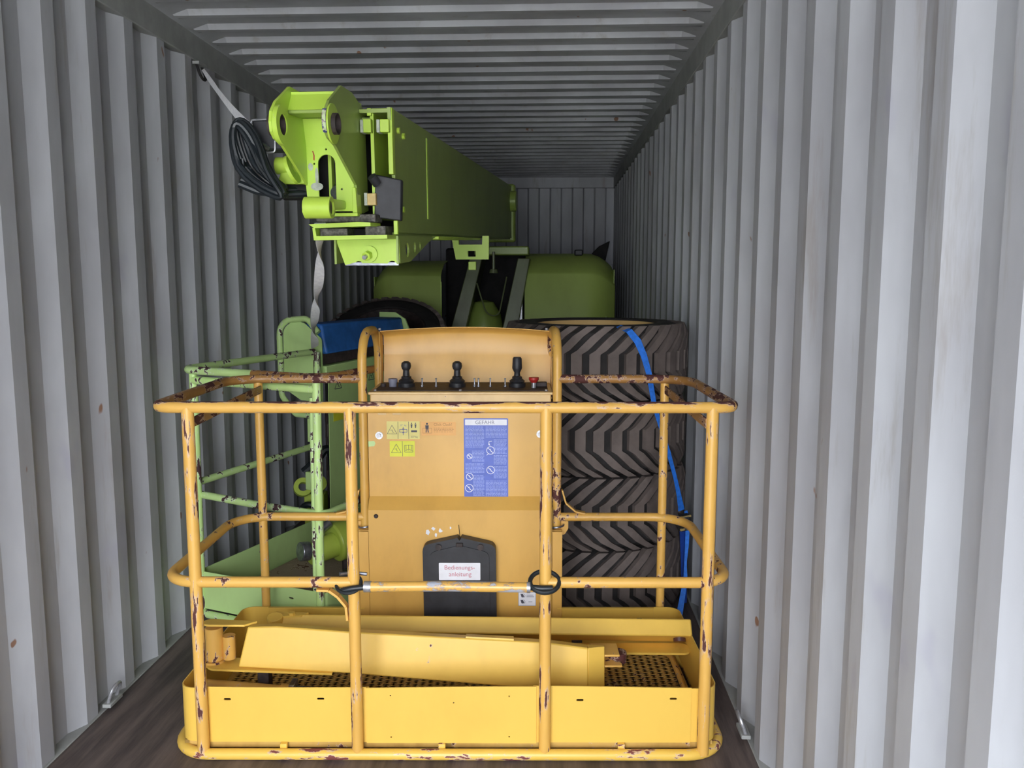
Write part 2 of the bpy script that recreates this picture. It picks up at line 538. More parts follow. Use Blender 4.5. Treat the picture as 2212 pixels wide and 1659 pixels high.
# ------------------------------------------------------------------ yellow work platform in front
R24 = Matrix.Rotation(math.radians(2.4), 4, 'Z')
plat = thing('work_platform', 'yellow steel lift basket with rusty tube rails and control panel standing in front', 'platform', (-0.335, 2.64, 0), R24)
HW, D, ZT, ZM = 0.925, 0.76, 1.187, 0.612
path = fillet([(-0.395, D, ZT), (-HW, D, ZT), (-HW, 0, ZT), (HW, 0, ZT), (HW, D, ZT), (0.395, D, ZT)], [0, .15, .06, .06, .15, 0], 8)
# the same rail in three lengths: front, and each side with its rear return
iL = [i for i, p in enumerate(path) if p.y < 0.03 and p.x < 0][0]
iR = [i for i, p in enumerate(path) if p.y < 0.03 and p.x > 0][-1]
MB().tube(path[iL:iR + 1], 0.0185, 16).build('top_rail', M['y_rail'], plat)
MB().tube(path[:iL + 1], 0.0178, 16).build('top_rail', M['y_side'], plat)
MB().tube(path[iR:], 0.0178, 16).build('top_rail', M['y_side'], plat)
for s, u in ((-1, -0.30), (1, 0.323)):
    p = fillet([(u, 0, ZM), (s * HW, 0, ZM), (s * HW, D, ZM), (s * 0.395, D, ZM)], [0, .11, .15, 0], 8)
    MB().tube(p, 0.0178, 16).build('mid_rail', M['y_tube'], plat)
base = fillet([(-HW, -0.005, 0.018), (HW, -0.005, 0.018), (HW, D, 0.018), (-HW, D, 0.018)], 0.13, 8, True)
MB().tube(base, 0.0185, 16, closed=True).build('base_tube', M['y_base'], plat)
for u in (-0.815, -0.30, 0.323, 0.85):
    MB().tube([(u, 0, 0.02 + i * (ZT - 0.02) / 6) for i in range(7)], 0.0195, 16).build('post', M['y_post'], plat)
for u in (-0.82, 0.832):
    MB().tube([(u, D, 0.02 + i * (ZT - 0.02) / 6) for i in range(7)], 0.0175, 16).build('post', M['y_tube'], plat)
for u in (-0.808, 0.832):
    MB().bar((u, 0.0, 1.135), (u, D, 1.145), 0.008, 0.032).build('side_brace', M['y_side'], plat, bevel=0.002)

# toe boards
def slot(a, b, w=0.024, h=0.0075):
    return [(p[0], p[1]) for p in rrect(a - w / 2, a + w / 2, b - h / 2, b + h / 2, h * 0.48, 3)]
fr = lambda v: (lambda a, b, t: Vector((a, v + t, b)))
wob = lambda a: 0.004 * math.sin(a * 4.2 + 0.6)
def toe(a0, a1, v, holes, z0=0.047, z1=0.243, mat='y_toe', th=0.004):
    top = [(a1 + (a0 - a1) * i / 8, z1 + wob(a1 + (a0 - a1) * i / 8)) for i in range(9)]
    out = [(a0, z0), (a1, z0)] + top
    return MB().plate(out, [circ(a, b, 0.0027, 8) if r else slot(a, b) for a, b, r in holes], fr(v), th).build('toe_board', M[mat], plat, smooth=0)
toe(-0.80, -0.262, 0.020, [(-0.736, 0.198, 0), (-0.424, 0.200, 0)])
toe(0.285, 0.812, 0.020, [(0.441, 0.197, 0), (0.752, 0.202, 0)])
toe(-0.272, 0.296, 0.014, [(-0.19, 0.215, 1), (0.205, 0.213, 1), (-0.19, 0.068, 1), (0.205, 0.07, 1), (0.02, 0.19, 1)], mat='y_toe')
for s in (-1, 1):
    p = fillet([(s * 0.80, 0.024, 0), (s * 0.902, 0.024, 0), (s * 0.902, D - 0.03, 0), (s * 0.80, D - 0.03, 0)], 0.095, 8)
    MB().ribbon(p if s > 0 else p, 0.047, 0.236, 0.004 * s).build('toe_board', M['y_toe'], plat)
toe(0.40, 0.80, D - 0.032, [(0.468, 0.185, 0), (0.742, 0.185, 0)], z1=0.232)
toe(-0.80, -0.40, D - 0.032, [(-0.70, 0.19, 0), (-0.47, 0.19, 0)], z1=0.232)
for s in (-1, 1):                                   # folded top lip on the rear boards
    MB().bar((s * 0.40, D - 0.036, 0.233), (s * 0.80, D - 0.036, 0.233), 0.014, 0.004).build('toe_board_lip', M['y_toe'], plat)
for a in (-0.55, -0.02, 0.58):                      # weld blobs between base tube and boards
    MB().box(a - .012, a + .012, 0.004, 0.022, 0.028, 0.048).build('weld_tab', M['y_base'], plat, bevel=0.003)

# expanded metal floor: one strand mesh
mb = MB()
du, dv = 0.056, 0.032
nu, nv = int(1.78 / du), int(0.70 / dv)
for i in range(nu):
    for j in range(nv):
        cx, cy = -0.885 + (i + 0.5) * du, 0.04 + (j + 0.5) * dv
        l, r_, b_, t_ = (cx - du / 2, cy, 0.046), (cx + du / 2, cy, 0.046), (cx, cy - dv / 2, 0.046), (cx, cy + dv / 2, 0.046)
        for a, b in ((l, b_), (b_, r_), (r_, t_), (t_, l)):
            mb.bar(a, b, 0.0105, 0.003)
tag(mb.build('floor_grating', M['y_floor'], plat, smooth=0, recalc=False), kind='stuff')
MB().box(-0.89, 0.89, 0.03, 0.05, 0.02, 0.048).box(-0.89, 0.89, 0.70, 0.725, 0.02, 0.048).box(-0.89, -0.87, 0.03, 0.72, 0.02, 0.048).box(0.865, 0.885, 0.03, 0.72, 0.02, 0.048).box(-0.01, 0.02, 0.03, 0.72, 0.02, 0.042).build('floor_frame', M['y_floor'], plat, bevel=0.003)
MB().tube(fillet([(0.58, 0.70, 0.062), (0.86, 0.70, 0.062), (0.86, 0.05, 0.062)], 0.08, 6), 0.010, 10).build('floor_rim', M['y_tube'], plat)

# hoops that carry the control box
for s in (-1, 1):
    u = s * 0.396
    p = fillet([(u, D, 0.566), (u, D, 1.372), (u * 0.97, D + 0.34, 1.372), (u * 0.97, D + 0.34, 1.06)], 0.13, 9)
    MB().tube(p, 0.0185, 16).build('console_hoop', M['y_tube'], plat)
    ring = [(u + 0.030 * math.cos(a), D + 0.030 * math.sin(a), 0.575 + 0.004 * math.cos(a)) for a in [PI * 2 * k / 16 for k in range(16)]]
    MB().tube(ring, 0.0042, 8, closed=True).build('clamp_ring', M['steel'], plat)
    MB().box(u - 0.028, u + 0.022, D - 0.012, D + 0.012, 0.10, 0.56).build('hoop_channel', M['y_panel'], plat, bevel=0.003)
    # bent flat gusset and ear plate beside the hoop
    g = [(s * 0.418, 0.727), (s * 0.426, 0.70), (s * 0.434, 0.672), (s * 0.475, 0.636), (s * 0.515, 0.628)]
    mb = MB()
    for a, b in zip(g[:-1], g[1:]): mb.bar((a[0], D, a[1]), (b[0], D, b[1]), 0.030, 0.007, up=(0, 0, 1) if abs(a[0] - b[0]) > 0.01 else (1, 0, 0))
    mb.build('gusset', M['y_panel'], plat, bevel=0.001)
    MB().plate([(p.x, p.y) for p in fillet([(s * 0.40, 0.535, 0), (s * 0.43, 0.535, 0), (s * 0.445, 0.56, 0), (s * 0.445, 0.60, 0), (s * 0.40, 0.60, 0)], 0.008, 3, True)], [], fr(D + 0.004), 0.005).build('ear_plate', M['y_panel'], plat, smooth=0)
g = [(-0.42, 0.588), (-0.38, 0.586), (-0.352, 0.565), (-0.326, 0.532), (-0.322, 0.485)]
mb = MB()
for a, b in zip(g[:-1], g[1:]): mb.bar((a[0], 0.0, a[1]), (b[0], 0.0, b[1]), 0.028, 0.008)
mb.build('gusset', M['y_panel'], plat, bevel=0.001)

# rear sheet with its fold
pts = [(D - 0.004, 1.050), (D - 0.004, 0.70), (D - 0.045, 0.652), (D - 0.045, 0.07)]
rows = []
for u in (-0.376, 0, 0.376):
    rows.append([(u, v, z) for v, z in pts])
panel = MB().sheet(rows, -0.003).build('back_panel', M['y_panel'], plat, smooth=20)
VF = D - 0.004          # face plane of the upper panel
VL = D - 0.045          # face plane of the lower panel
VE = 0.0015
for s in (-1, 1):
    MB().box(s * 0.398 - 0.020, s * 0.398 + 0.020, VL + 0.004, VL + 0.008, 0.07, 0.56).build('panel_flange', M['y_panel'], plat, smooth=0)
def cutout(name, u0, u1, z0, z1, v, mat, parent=plat, r=0.002, th=0.0012):
    return MB().plate(rrect(u0, u1, z0, z1, r, 3), [], lambda a, b, t: Vector((a, v - th + t, b)), th).build(name, M[mat], parent, smooth=0)
def at_panel(u, z, v):
    return lambda a, b: Vector((u + a, v, z + b))
def ink(name, mbx, mat, parent):
    o = mbx.build(name, M[mat], parent, smooth=0, recalc=False)
    return tag(o, kind='stuff') if name == 'pictogram' else o
def lines2(segs, w, v):
    mb = MB()
    for (a, b), (c, d) in segs:
        L = math.hypot(c - a, d - b) or 1e-6
        nx_, ny_ = -(d - b) / L * w / 2, (c - a) / L * w / 2
        mb.add([(a + nx_, v, b + ny_), (c + nx_, v, d + ny_), (c - nx_, v, d - ny_), (a - nx_, v, b - ny_)], [(0, 1, 2, 3)])
    return mb
def loop(pts):
    return [(pts[i], pts[(i + 1) % len(pts)]) for i in range(len(pts))]
def warn_tri(cu, cz, s, v):
    sg = loop([(cu - s, cz - s * 0.8), (cu + s, cz - s * 0.8), (cu, cz + s)])
    sg += [((cu - s * .35, cz - s * .05), (cu + s * .1, cz + s * .05)), ((cu, cz + s * .05), (cu + s * .12, cz - s * .35)), ((cu + s * .05, cz - s * .4), (cu + s * .4, cz - s * .5))]
    return sg

# white bolts and small dark bolt
for u, z in ((-0.331, 0.955), (0.327, 0.961)):
    w_ = MB().cyl((u, VF, z), (u, VF - 0.004, z), 0.0155, 24).build('washer', M['zinc'], plat)
    MB().cyl((u, VF - 0.004, z), (u, VF - 0.011, z), 0.0085, 6).build('bolt_head', M['white'], w_)
MB().cyl((-0.344, VL, 0.627), (-0.344, VL - 0.008, 0.627), 0.0095, 12, 0.006).build('rivet', M['brownblack'], plat)
# pale sticker of three cells
st = cutout('load_sticker', -0.300, -0.165, 0.940, 1.013, VF, 'paleyel')
v = VF - 0.0016
seg = [((-0.254, 0.941), (-0.254, 1.012)), ((-0.210, 0.941), (-0.210, 1.012))] + warn_tri(-0.278, 0.977, 0.020, v)
ink('pictogram', lines2(seg, 0.0016, v), 'ink', st)
seg = loop([(-0.247, 0.968), (-0.217, 0.968), (-0.217, 0.980), (-0.247, 0.980)]) + [((-0.232, 0.957), (-0.232, 0.99)), ((-0.236, 0.966), (-0.228, 0.966)), ((-0.236, 0.982), (-0.228, 0.982))]
ink('pictogram', lines2(seg, 0.0022, v), 'inkblue', st)
mb = MB()
for cu in (-0.198, -0.182):
    mb.plate(circ(cu, 1.005, 0.0026, 8), [], lambda a, b, t: Vector((a, v + t, b)), 0.0002)
    mb.plate([(cu - .004, 1.001), (cu + .004, 1.001), (cu + .002, 0.986), (cu - .002, 0.986)], [], lambda a, b, t: Vector((a, v + t, b)), 0.0002)
mb.plate([(-0.200, 0.968), (-0.176, 0.968), (-0.176, 0.976), (-0.200, 0.976)], [], lambda a, b, t: Vector((a, v + t, b)), 0.0002)
ink('pictogram', mb, 'ink', st)
ink('lettering', text_mb('27  kg', 0.010, at_panel(-0.232, 0.997, v)), 'inkgrey', st)
ink('lettering', text_mb('227 kg', 0.0105, at_panel(-0.188, 0.949, v)), 'ink', st)
# lime sticker: warning triangle and open book
st = cutout('manual_sticker', -0.289, -0.186, 0.867, 0.932, VF, 'lime')
seg = warn_tri(-0.262, 0.899, 0.020, v) + [((-0.237, 0.868), (-0.237, 0.931))]
seg += loop([(-0.228, 0.886), (-0.194, 0.886), (-0.194, 0.914), (-0.228, 0.914)]) + [((-0.211, 0.892), (-0.211, 0.916)), ((-0.226, 0.892), (-0.213, 0.896)), ((-0.196, 0.892), (-0.209, 0.896)), ((-0.222, 0.895), (-0.222, 0.914)), ((-0.200, 0.895), (-0.200, 0.914))]
ink('pictogram', lines2(seg, 0.0016, v), 'ink', st)
# orange sticker with a standing worker and the words
st = cutout('harness_sticker', -0.158, -0.017, 0.955, 1.011, VF, 'orange')
mb = MB()
mb.plate(circ(-0.135, 1.003, 0.0042, 10), [], lambda a, b, t: Vector((a, v + t, b)), 0.0002)
mb.plate([(-0.142, 0.997), (-0.128, 0.997), (-0.129, 0.981), (-0.141, 0.981)], [], lambda a, b, t: Vector((a, v + t, b)), 0.0002)
mb.plate([(-0.140, 0.981), (-0.136, 0.981), (-0.137, 0.967), (-0.141, 0.967)], [], lambda a, b, t: Vector((a, v + t, b)), 0.0002)
mb.plate([(-0.134, 0.981), (-0.130, 0.981), (-0.128, 0.967), (-0.132, 0.967)], [], lambda a, b, t: Vector((a, v + t, b)), 0.0002)
ink('pictogram', mb, 'ink', st)
ink('pictogram', lines2([((-0.154, 0.965), (-0.116, 0.965)), ((-0.152, 0.985), (-0.116, 0.985)), ((-0.152, 0.965), (-0.152, 0.985)), ((-0.116, 0.965), (-0.116, 0.985))], 0.0013, v), 'inkorange', st)
ink('lettering', text_mb('Click Clack!', 0.0155, at_panel(-0.070, 1.000, v)), 'inkorange', st)
seg = []
for r in range(4):
    a = -0.108
    while a < -0.030:
        l = random.uniform(0.004, 0.012); seg.append(((a, 0.986 - r * 0.0055), (min(a + l, -0.026), 0.986 - r * 0.0055))); a += l + 0.0025
tag(ink('fine_print', lines2(seg, 0.0017, v), 'inkorange', st), kind='stuff')
# blue danger sign
st = cutout('danger_sign', 0.015, 0.196, 0.690, 1.026, VF, 'signblue', r=0.004)
cutout('sign_header', 0.020, 0.191, 0.997, 1.021, VF - 0.0012, 'white', parent=st, th=0.0006)
v = VF - 0.0022
ink('lettering', text_mb('GEFAHR', 0.0215, at_panel(0.101, 1.0085, v)), 'inkgrey', st)
seg = []
def para(a0, a1, z0, z1, step=0.0052):
    z = z0
    while z > z1:
        a = a0
        while a < a1 - 0.004:
            l = random.uniform(0.004, 0.016)
            seg.append(((a, z), (min(a + l, a1), z))); a += l + 0.002
        z -= step
for a0, a1, z0, z1 in ((0.021, 0.098, 0.990, 0.905), (0.104, 0.190, 0.990, 0.945), (0.137, 0.190, 0.938, 0.880), (0.048, 0.098, 0.890, 0.845), (0.137, 0.190, 0.872, 0.835), (0.021, 0.098, 0.838, 0.800), (0.137, 0.190, 0.825, 0.775), (0.052, 0.098, 0.787, 0.700), (0.104, 0.190, 0.765, 0.698)):
    para(a0, a1, z0, z1)
tag(ink('fine_print', lines2(seg, 0.0021, v), 'signink', st), kind='stuff')
seg = []
def no_symbol(cu, cz, r, bad=True):
    c = circ(cu, cz, r, 18)
    seg.extend(loop(c))
    seg.append(((cu - r * .7, cz + r * .7), (cu + r * .7, cz - r * .7)))
    seg.append(((cu - r * .1, cz + r * .4), (cu + r * .2, cz - r * .4)))
no_symbol(0.038, 0.868, 0.0105); no_symbol(0.038, 0.783, 0.014); no_symbol(0.036, 0.735, 0.016)
no_symbol(0.124, 0.893, 0.016); no_symbol(0.124, 0.811, 0.016)
seg += [((0.116, 0.915), (0.118, 0.93)), ((0.118, 0.93), (0.130, 0.932)), ((0.118, 0.922), (0.122, 0.912)), ((0.108, 0.873), (0.116, 0.880))]
ink('pictogram', lines2(seg, 0.0024, v - 0.0003), 'white', st)
# torn remains of a white sticker above the manual box
mb = MB()
for cu, cz, s in ((-0.135, 0.560, 0.013), (-0.110, 0.575, 0.009), (-0.080, 0.565, 0.010), (-0.100, 0.548, 0.007), (-0.040, 0.578, 0.006)):
    pts = [(cu + s * random.uniform(.4, 1) * math.cos(k * PI / 3), cz + 1.5 * s * random.uniform(.3, 1) * math.sin(k * PI / 3)) for k in range(6)]
    mb.plate(pts, [], lambda a, b, t: Vector((a, VL - 0.0012 + t, b)), 0.0008)
tag(mb.build('torn_sticker', M['white'], plat, smooth=0), kind='stuff')
st = cutout('seat_belt_sticker', 0.238, 0.311, 0.246, 0.306, VL, 'white')
cutout('sticker_border', 0.241, 0.308, 0.249, 0.303, VL - 0.0012, 'white', parent=st, th=0.0003)
v = VL - 0.0022
seg = loop([(0.239, 0.247), (0.310, 0.247), (0.310, 0.305), (0.239, 0.305)]) + loop(circ(0.258, 0.290, 0.008, 12)) + loop(circ(0.258, 0.264, 0.008, 12))
ink('pictogram', lines2(seg, 0.0014, v), 'inkgrey', st)
mb = MB()
for cz in (0.290, 0.264):
    mb.plate([(0.247, cz + .008), (0.257, cz + .008), (0.263, cz - .004), (0.252, cz - .006)], [], lambda a, b, t: Vector((a, v - .0004 + t, b)), 0.0002)
ink('pictogram', mb, 'ink', st)
ink('fine_print', lines2([((0.272, 0.293), (0.300, 0.293)), ((0.272, 0.286), (0.303, 0.286)), ((0.280, 0.264), (0.296, 0.264))], 0.0022, v), 'inkgrey', st)
# green paint chip at the panel edge
MB().plate([(-0.376, 0.93), (-0.352, 0.932), (-0.347, 0.922), (-0.352, 0.910), (-0.376, 0.908)], [], lambda a, b, t: Vector((a, VF - 0.0008 + t, b)), 0.0006).build('paint_chip', M['g_pale'], plat, smooth=0)

# black manual box
def mbox(o):
    return [(p.x, p.y) for p in fillet([(-0.146 + o, 0.10, 0), (0.150 - o, 0.10, 0), (0.146 - o, 0.520 - o, 0), (0.008, 0.552 - o, 0), (0.0, 0.540 - o, 0), (-0.008, 0.552 - o, 0), (-0.150 + o, 0.520 - o, 0)], [0, 0, .03, .002, .002, .002, .03], 4, True)]
box = MB().plate(mbox(0), [], lambda a, b, t: Vector((a, VL - 0.052 + t, b)), 0.050)
mbx = box.build('manual_box', M['black'], plat, bevel=0.009)
MB().plate([(p.x, p.y) for p in fillet([(-0.118, 0.10, 0), (0.124, 0.10, 0), (0.120, 0.492, 0), (0.0, 0.522, 0), (-0.120, 0.492, 0)], [0, 0, .03, .01, .03], 4, True)], [], lambda a, b, t: Vector((a, VL - 0.057 + t, b)), 0.008).build('lid_panel', M['black'], mbx, bevel=0.003)
MB().box(-0.014, 0.014, VL - 0.060, VL - 0.045, 0.515, 0.532).build('latch', M['brownblack'], mbx, bevel=0.003)
for s in (-1, 1):
    MB().cyl((s * 0.085, VL - 0.062, 0.515), (s * 0.085, VL - 0.048, 0.515), 0.013, 12, 0.011).build('hinge_boss', M['brownblack'], mbx)
cutout('label_plate', -0.084, 0.084, 0.378, 0.450, VL - 0.057, 'white', parent=mbx, r=0.003, th=0.002)
v = VL - 0.0595
ink('lettering', text_mb('Bedienungs-', 0.0255, at_panel(0.0, 0.4300, v)), 'inkred', mbx)
ink('lettering', text_mb('anleitung', 0.0255, at_panel(0.002, 0.4020, v)), 'inkred', mbx)
MB().tube([(0.0, VL - 0.05, 0.535), (0.001, VL - 0.045, 0.56), (-0.004, VL - 0.03, 0.60)], 0.0013, 6).build('loose_wire', M['dark'], plat)

# control box with joysticks, switches and emergency stop
cb = MB().box(-0.368, 0.372, D + 0.005, D + 0.315, 1.055, 1.127).build('control_box', M['y_box'], plat, bevel=0.006)
MB().box(-0.374, 0.378, D, D + 0.32, 1.121, 1.133).build('lid', M['y_box'], cb, bevel=0.003)
MB().box(-0.355, 0.360, D + 0.030, D + 0.310, 1.133, 1.1355).build('dark_top', M['brownblack'], cb)  # brownish-black sheet covering the lid
MB().box(-0.372, 0.376, D - 0.002, D + 0.002, 1.036, 1.050).build('under_lip', M['y_box'], cb)
for u in (-0.335, -0.275):
    MB().box(u, u + 0.035, D - 0.006, D, 1.040, 1.056).build('bracket_tab', M['y_box'], cb, bevel=0.001)
vj = 0.915
for u, big in ((-0.237, 0), (-0.021, 0), (0.233, 1)):
    Mt = Matrix.Translation((u, vj, 1.1355))
    prof = [(0.0, 0), (0.036, 0), (0.036, 0.016), (0.030, 0.020), (0.034, 0.024), (0.026, 0.032), (0.020, 0.036), (0.022, 0.042), (0.015, 0.046)]
    js = MB().lathe(prof + [(0.0, 0.046)], 20, Mt).build('joystick', M['black'], cb)
    if big: kp = [(0.0, 0.044), (0.014, 0.044), (0.012, 0.060), (0.019, 0.074), (0.021, 0.080), (0.019, 0.120), (0.015, 0.126), (0.0, 0.126)]
    else: kp = [(0.0, 0.044), (0.015, 0.044), (0.013, 0.070), (0.018, 0.076), (0.0215, 0.088), (0.019, 0.101), (0.010, 0.108), (0.0, 0.109)]
    MB().lathe(kp, 18, Mt).build('joystick_knob', M['black'], js) if False else MB().lathe(kp, 18, Mt).build('joystick_knob', M['black'], cb)
for u in (-0.17, -0.111, 0.052, 0.069, 0.119, 0.182):
    MB().lathe([(0, 0), (0.007, 0), (0.007, 0.006), (0.0035, 0.008), (0.0028, 0.03), (0.004, 0.036), (0, 0.037)], 10, Matrix.Translation((u, vj, 1.1355))).build('toggle_switch', M['steel'], cb)
MB().lathe([(0, 0), (0.016, 0), (0.016, 0.018), (0.019, 0.018), (0.019, 0.034), (0, 0.034)], 20, Matrix.Translation((-0.294, vj, 1.1355))).build('key_switch', M['inkgrey'], cb)
MB().lathe([(0, 0), (0.012, 0), (0.012, 0.014), (0, 0.014)], 14, Matrix.Translation((-0.335, vj, 1.1355))).build('cable_gland', M['brownblack'], cb)
MB().lathe([(0, 0), (0.010, 0), (0.010, 0.024), (0, 0.024)], 16, Matrix.Translation((0.303, 0.88, 1.1355))).build('stop_button_stem', M['zinc'], cb)
MB().lathe([(0, 0.022), (0.012, 0.022), (0.021, 0.034), (0.021, 0.044), (0, 0.046)], 20, Matrix.Translation((0.303, 0.88, 1.1355))).build('emergency_stop_button', M['red'], cb)
for u, vv in ((-0.35, 0.79), (0.352, 0.79), (0.345, 0.93), (0.0, 0.79)):
    MB().cyl((u, vv, 1.133), (u, vv, 1.140), 0.006, 8).build('screw', M['zinc'], cb)
MB().box(0.30, 0.36, 0.90, 0.93, 1.1355, 1.156).build('socket_cover', M['brownblack'], cb, bevel=0.004)
# visor behind the joysticks
rows = []
for i in range(13):
    t = -1 + 2 * i / 12
    u = 0.012 + t * 0.368
    bow = 0.030 * (1 - t * t)
    zt = 1.352 + 0.016 * (1 - t * t)
    rows.append([(u, 0.985 + bow, zt + 0.012), (u, 1.075 + bow, zt - 0.010), (u, 1.080 + bow, zt - 0.02), (u, 1.085 + bow * .5, 1.262), (u, 1.083 + bow * .5, 1.254), (u, 1.060 + bow * .2, 1.10)])
MB().sheet(rows, -0.003).build('visor', M['y_panel'], plat, smooth=50)
for s in (-1, 1):
    u = 0.012 + s * 0.371
    MB().plate([(0.985, 1.365), (1.08, 1.345), (1.085, 1.25), (1.06, 1.10), (1.00, 1.10), (1.02, 1.25)], [], lambda a, b, t: Vector((u + t * s, a, b)), 0.003).build('visor_cheek', M['y_panel'], plat, smooth=0)
    MB().cyl((s * 0.36, 1.0, 1.37), (s * 0.36, 1.0, 1.379), 0.006, 8).build('screw', M['zinc'], plat)

# sliding gate bar across the middle, bungee cords at both ends
gb = MB().tube([(-0.262, -0.022, 0.605), (0.0, -0.022, 0.607), (0.272, -0.022, 0.603)], 0.0165, 18).build('gate_bar', paint('worn_bar', YEL2, 0.555, (0.5, 1, 1), chipcol=srgb(170, 172, 182), primer=srgb(150, 132, 120), scale=26, rough=0.3), plat)
gb['label'] = 'bar worn to bare metal in patches'
MB().cyl((0.262, -0.022, 0.603), (0.2735, -0.022, 0.603), 0.0180, 18).build('bar_end', M['zinc'], gb)
MB().cyl((-0.263, -0.022, 0.605), (-0.240, -0.022, 0.605), 0.0180, 18).build('bar_end', M['zinc'], gb)
MB().tube([(0.272, -0.022, 0.603), (0.31, -0.030, 0.603), (0.345, -0.026, 0.602)], 0.0095, 12).build('rubber_cord', M['cable'], plat)
MB().tube([(-0.262, -0.022, 0.603), (-0.30, -0.030, 0.602), (-0.335, -0.024, 0.592)], 0.0095, 12).build('rubber_cord', M['cable'], plat)
lp = [(0.320 + 0.047 * math.cos(a), -0.012 + 0.028 * math.sin(a), 0.618 + 0.026 * math.sin(a)) for a in [2 * PI * k / 24 for k in range(24)]]
MB().tube(lp, 0.0075, 10, closed=True).build('rubber_loop', M['cable'], plat)
lp = [(-0.315 + 0.040 * math.cos(a), -0.008 + 0.028 * math.sin(a), 0.610 + 0.022 * math.sin(a)) for a in [2 * PI * k / 24 for k in range(24)]]
MB().tube(lp, 0.006, 10, closed=True).build('rubber_loop', M['cable'], plat)
MB().tube([(-0.345, 0.0, 0.640), (-0.300, 0.03, 0.632), (-0.262, 0.03, 0.628)], 0.006, 8).build('hook_wire', M['steel'], plat)

# ------------------------------------------------------------------ loose beams lying in the platform
Mp = Matrix.Translation((-0.335, 2.64, 0)) @ R24
rb = thing('steel_beam', 'long straight yellow jib arm lying at the back of the yellow basket', 'beam', (0, 0, 0), Mp)
a, b = Vector((-0.70, 0.50, 0.232)), Vector((0.90, 0.50, 0.212))
R = Matrix.Rotation(math.radians(24), 3, 'X')
def rolled(a, b, hy, hz, ang, inset=0.0):
    d = (b - a).normalized(); R_ = Matrix.Rotation(ang, 3, d)
    q = []
    for c in (a, b):
        for y, z in ((-hy, -hz), (hy, -hz), (hy, hz), (-hy, hz)):
            q.append(c + R_ @ Vector((0, y, z)))
    return q
def prism_x(sec, x0, x1, dz=0.0):
    n = len(sec)
    vs = [(x0, v, z) for v, z in sec] + [(x1, v, z + dz) for v, z in sec]
    fs = [tuple(range(n)), tuple(range(2 * n - 1, n - 1, -1))] + [(k, (k + 1) % n, n + (k + 1) % n, n + k) for k in range(n)]
    return MB().add(vs, fs)
prism_x([(0.45, 0.250), (0.487, 0.304), (0.577, 0.241), (0.54, 0.187)], -0.70, 0.905, -0.018).build('beam_box', M['y_beam'], rb, bevel=0.006)
MB().cyl((0.862, 0.480, 0.196), (0.862, 0.488, 0.2095), 0.024, 16).build('pivot_hole_disc', paint('dark_hole', srgb(80, 50, 46), 0.6), rb)  # dark disc on the beam face, its colour standing in for the shaded hole
MB().plate([(p.x, p.y) for p in fillet([(0.30, 0.45, 0), (0.90, 0.44, 0), (0.90, 0.53, 0), (0.30, 0.53, 0)], [0, .03, .03, 0], 4, True)], [], lambda a_, b_, t: Vector((a_, b_, 0.160 + t)), 0.008).build('clevis_plate', M['y_beam'], rb)
MB().cyl((-0.70, 0.47, 0.30), (-0.70, 0.50, 0.17), 0.030, 16).build('end_tube', M['y_beam'], rb, bevel=0.002)
MB().plate([(-0.71, 0.47), (-0.60, 0.48), (-0.58, 0.51), (-0.71, 0.52)], [], lambda a_, b_, t: Vector((a_, b_, 0.293 + t)), 0.007).build('end_plate', M['y_beam'], rb)
MB().cyl((-0.64, 0.49, 0.300), (-0.64, 0.49, 0.309), 0.013, 6).build('bolt_head', M['y_beam'], rb)
for x_ in (-0.5, 0.45):
    MB().box(x_, x_ + 0.04, 0.54, 0.58, 0.048, 0.20).build('support_foot', M['brownblack'], rb, bevel=0.003)

fb = thing('steel_beam', 'tilted yellow jib arm lying at the front of the yellow basket behind its toe board', 'beam', (0, 0, 0), Mp)
LEAN = math.radians(9)
def leaned(a_, v_, z_, v0=0.185):
    zb = 0.193 - 0.090 * (a_ + 0.2)              # lower edge of the tilted arm at this length
    return Vector((a_, v0 + (v_ - v0) * math.cos(LEAN) + (z_ - zb) * math.sin(LEAN), zb + (z_ - zb) / math.cos(LEAN) * 0.99 - (v_ - v0) * math.sin(LEAN)))
def box_poly(poly, v0, v1):
    return MB().plate(poly, [], lambda a_, b_, t: leaned(a_, v0 + t, b_), v1 - v0)
main = [(-0.752, 0.232), (-0.354, 0.208), (0.204, 0.159), (0.484, 0.142), (0.484, 0.292), (0.38, 0.306), (0.34, 0.311), (-0.36, 0.352), (-0.62, 0.372), (-0.72, 0.370)]
box_poly(main, 0.185, 0.235).build('beam_box', M['y_beam'], fb, bevel=0.006)
MB().hexa([leaned(*q) for q in ((0.484, 0.186, 0.142), (0.545, 0.215, 0.142), (0.545, 0.235, 0.142), (0.484, 0.235, 0.142), (0.484, 0.186, 0.292), (0.545, 0.215, 0.289), (0.545, 0.235, 0.289), (0.484, 0.235, 0.292))]).build('beam_end', M['y_beam'], fb, bevel=0.003)
box_poly([(0.05, 0.326), (0.22, 0.318), (0.22, 0.324), (0.05, 0.333)], 0.19, 0.225).build('top_plate', M['y_beam'], fb)
MB().plate([(p.x, p.y) for p in fillet([(-0.885, 0.205, 0), (-0.735, 0.215, 0), (-0.70, 0.25, 0), (-0.885, 0.26, 0)], [.03, 0, 0, .03], 4, True)], [], lambda a_, b_, t: Vector((a_, b_, 0.372 - 0.03 * (a_ + 0.88) + t)), 0.007).build('clevis_plate', M['y_beam'], fb)
MB().plate([(p.x, p.y) for p in fillet([(-0.87, 0.170, 0), (-0.42, 0.178, 0), (-0.42, 0.25, 0), (-0.87, 0.27, 0)], [.04, 0, 0, .04], 4, True)], [], lambda a_, b_, t: Vector((a_, b_, 0.226 - 0.045 * (a_ + 0.88) + t)), 0.007).build('clevis_plate', M['y_beam'], fb)
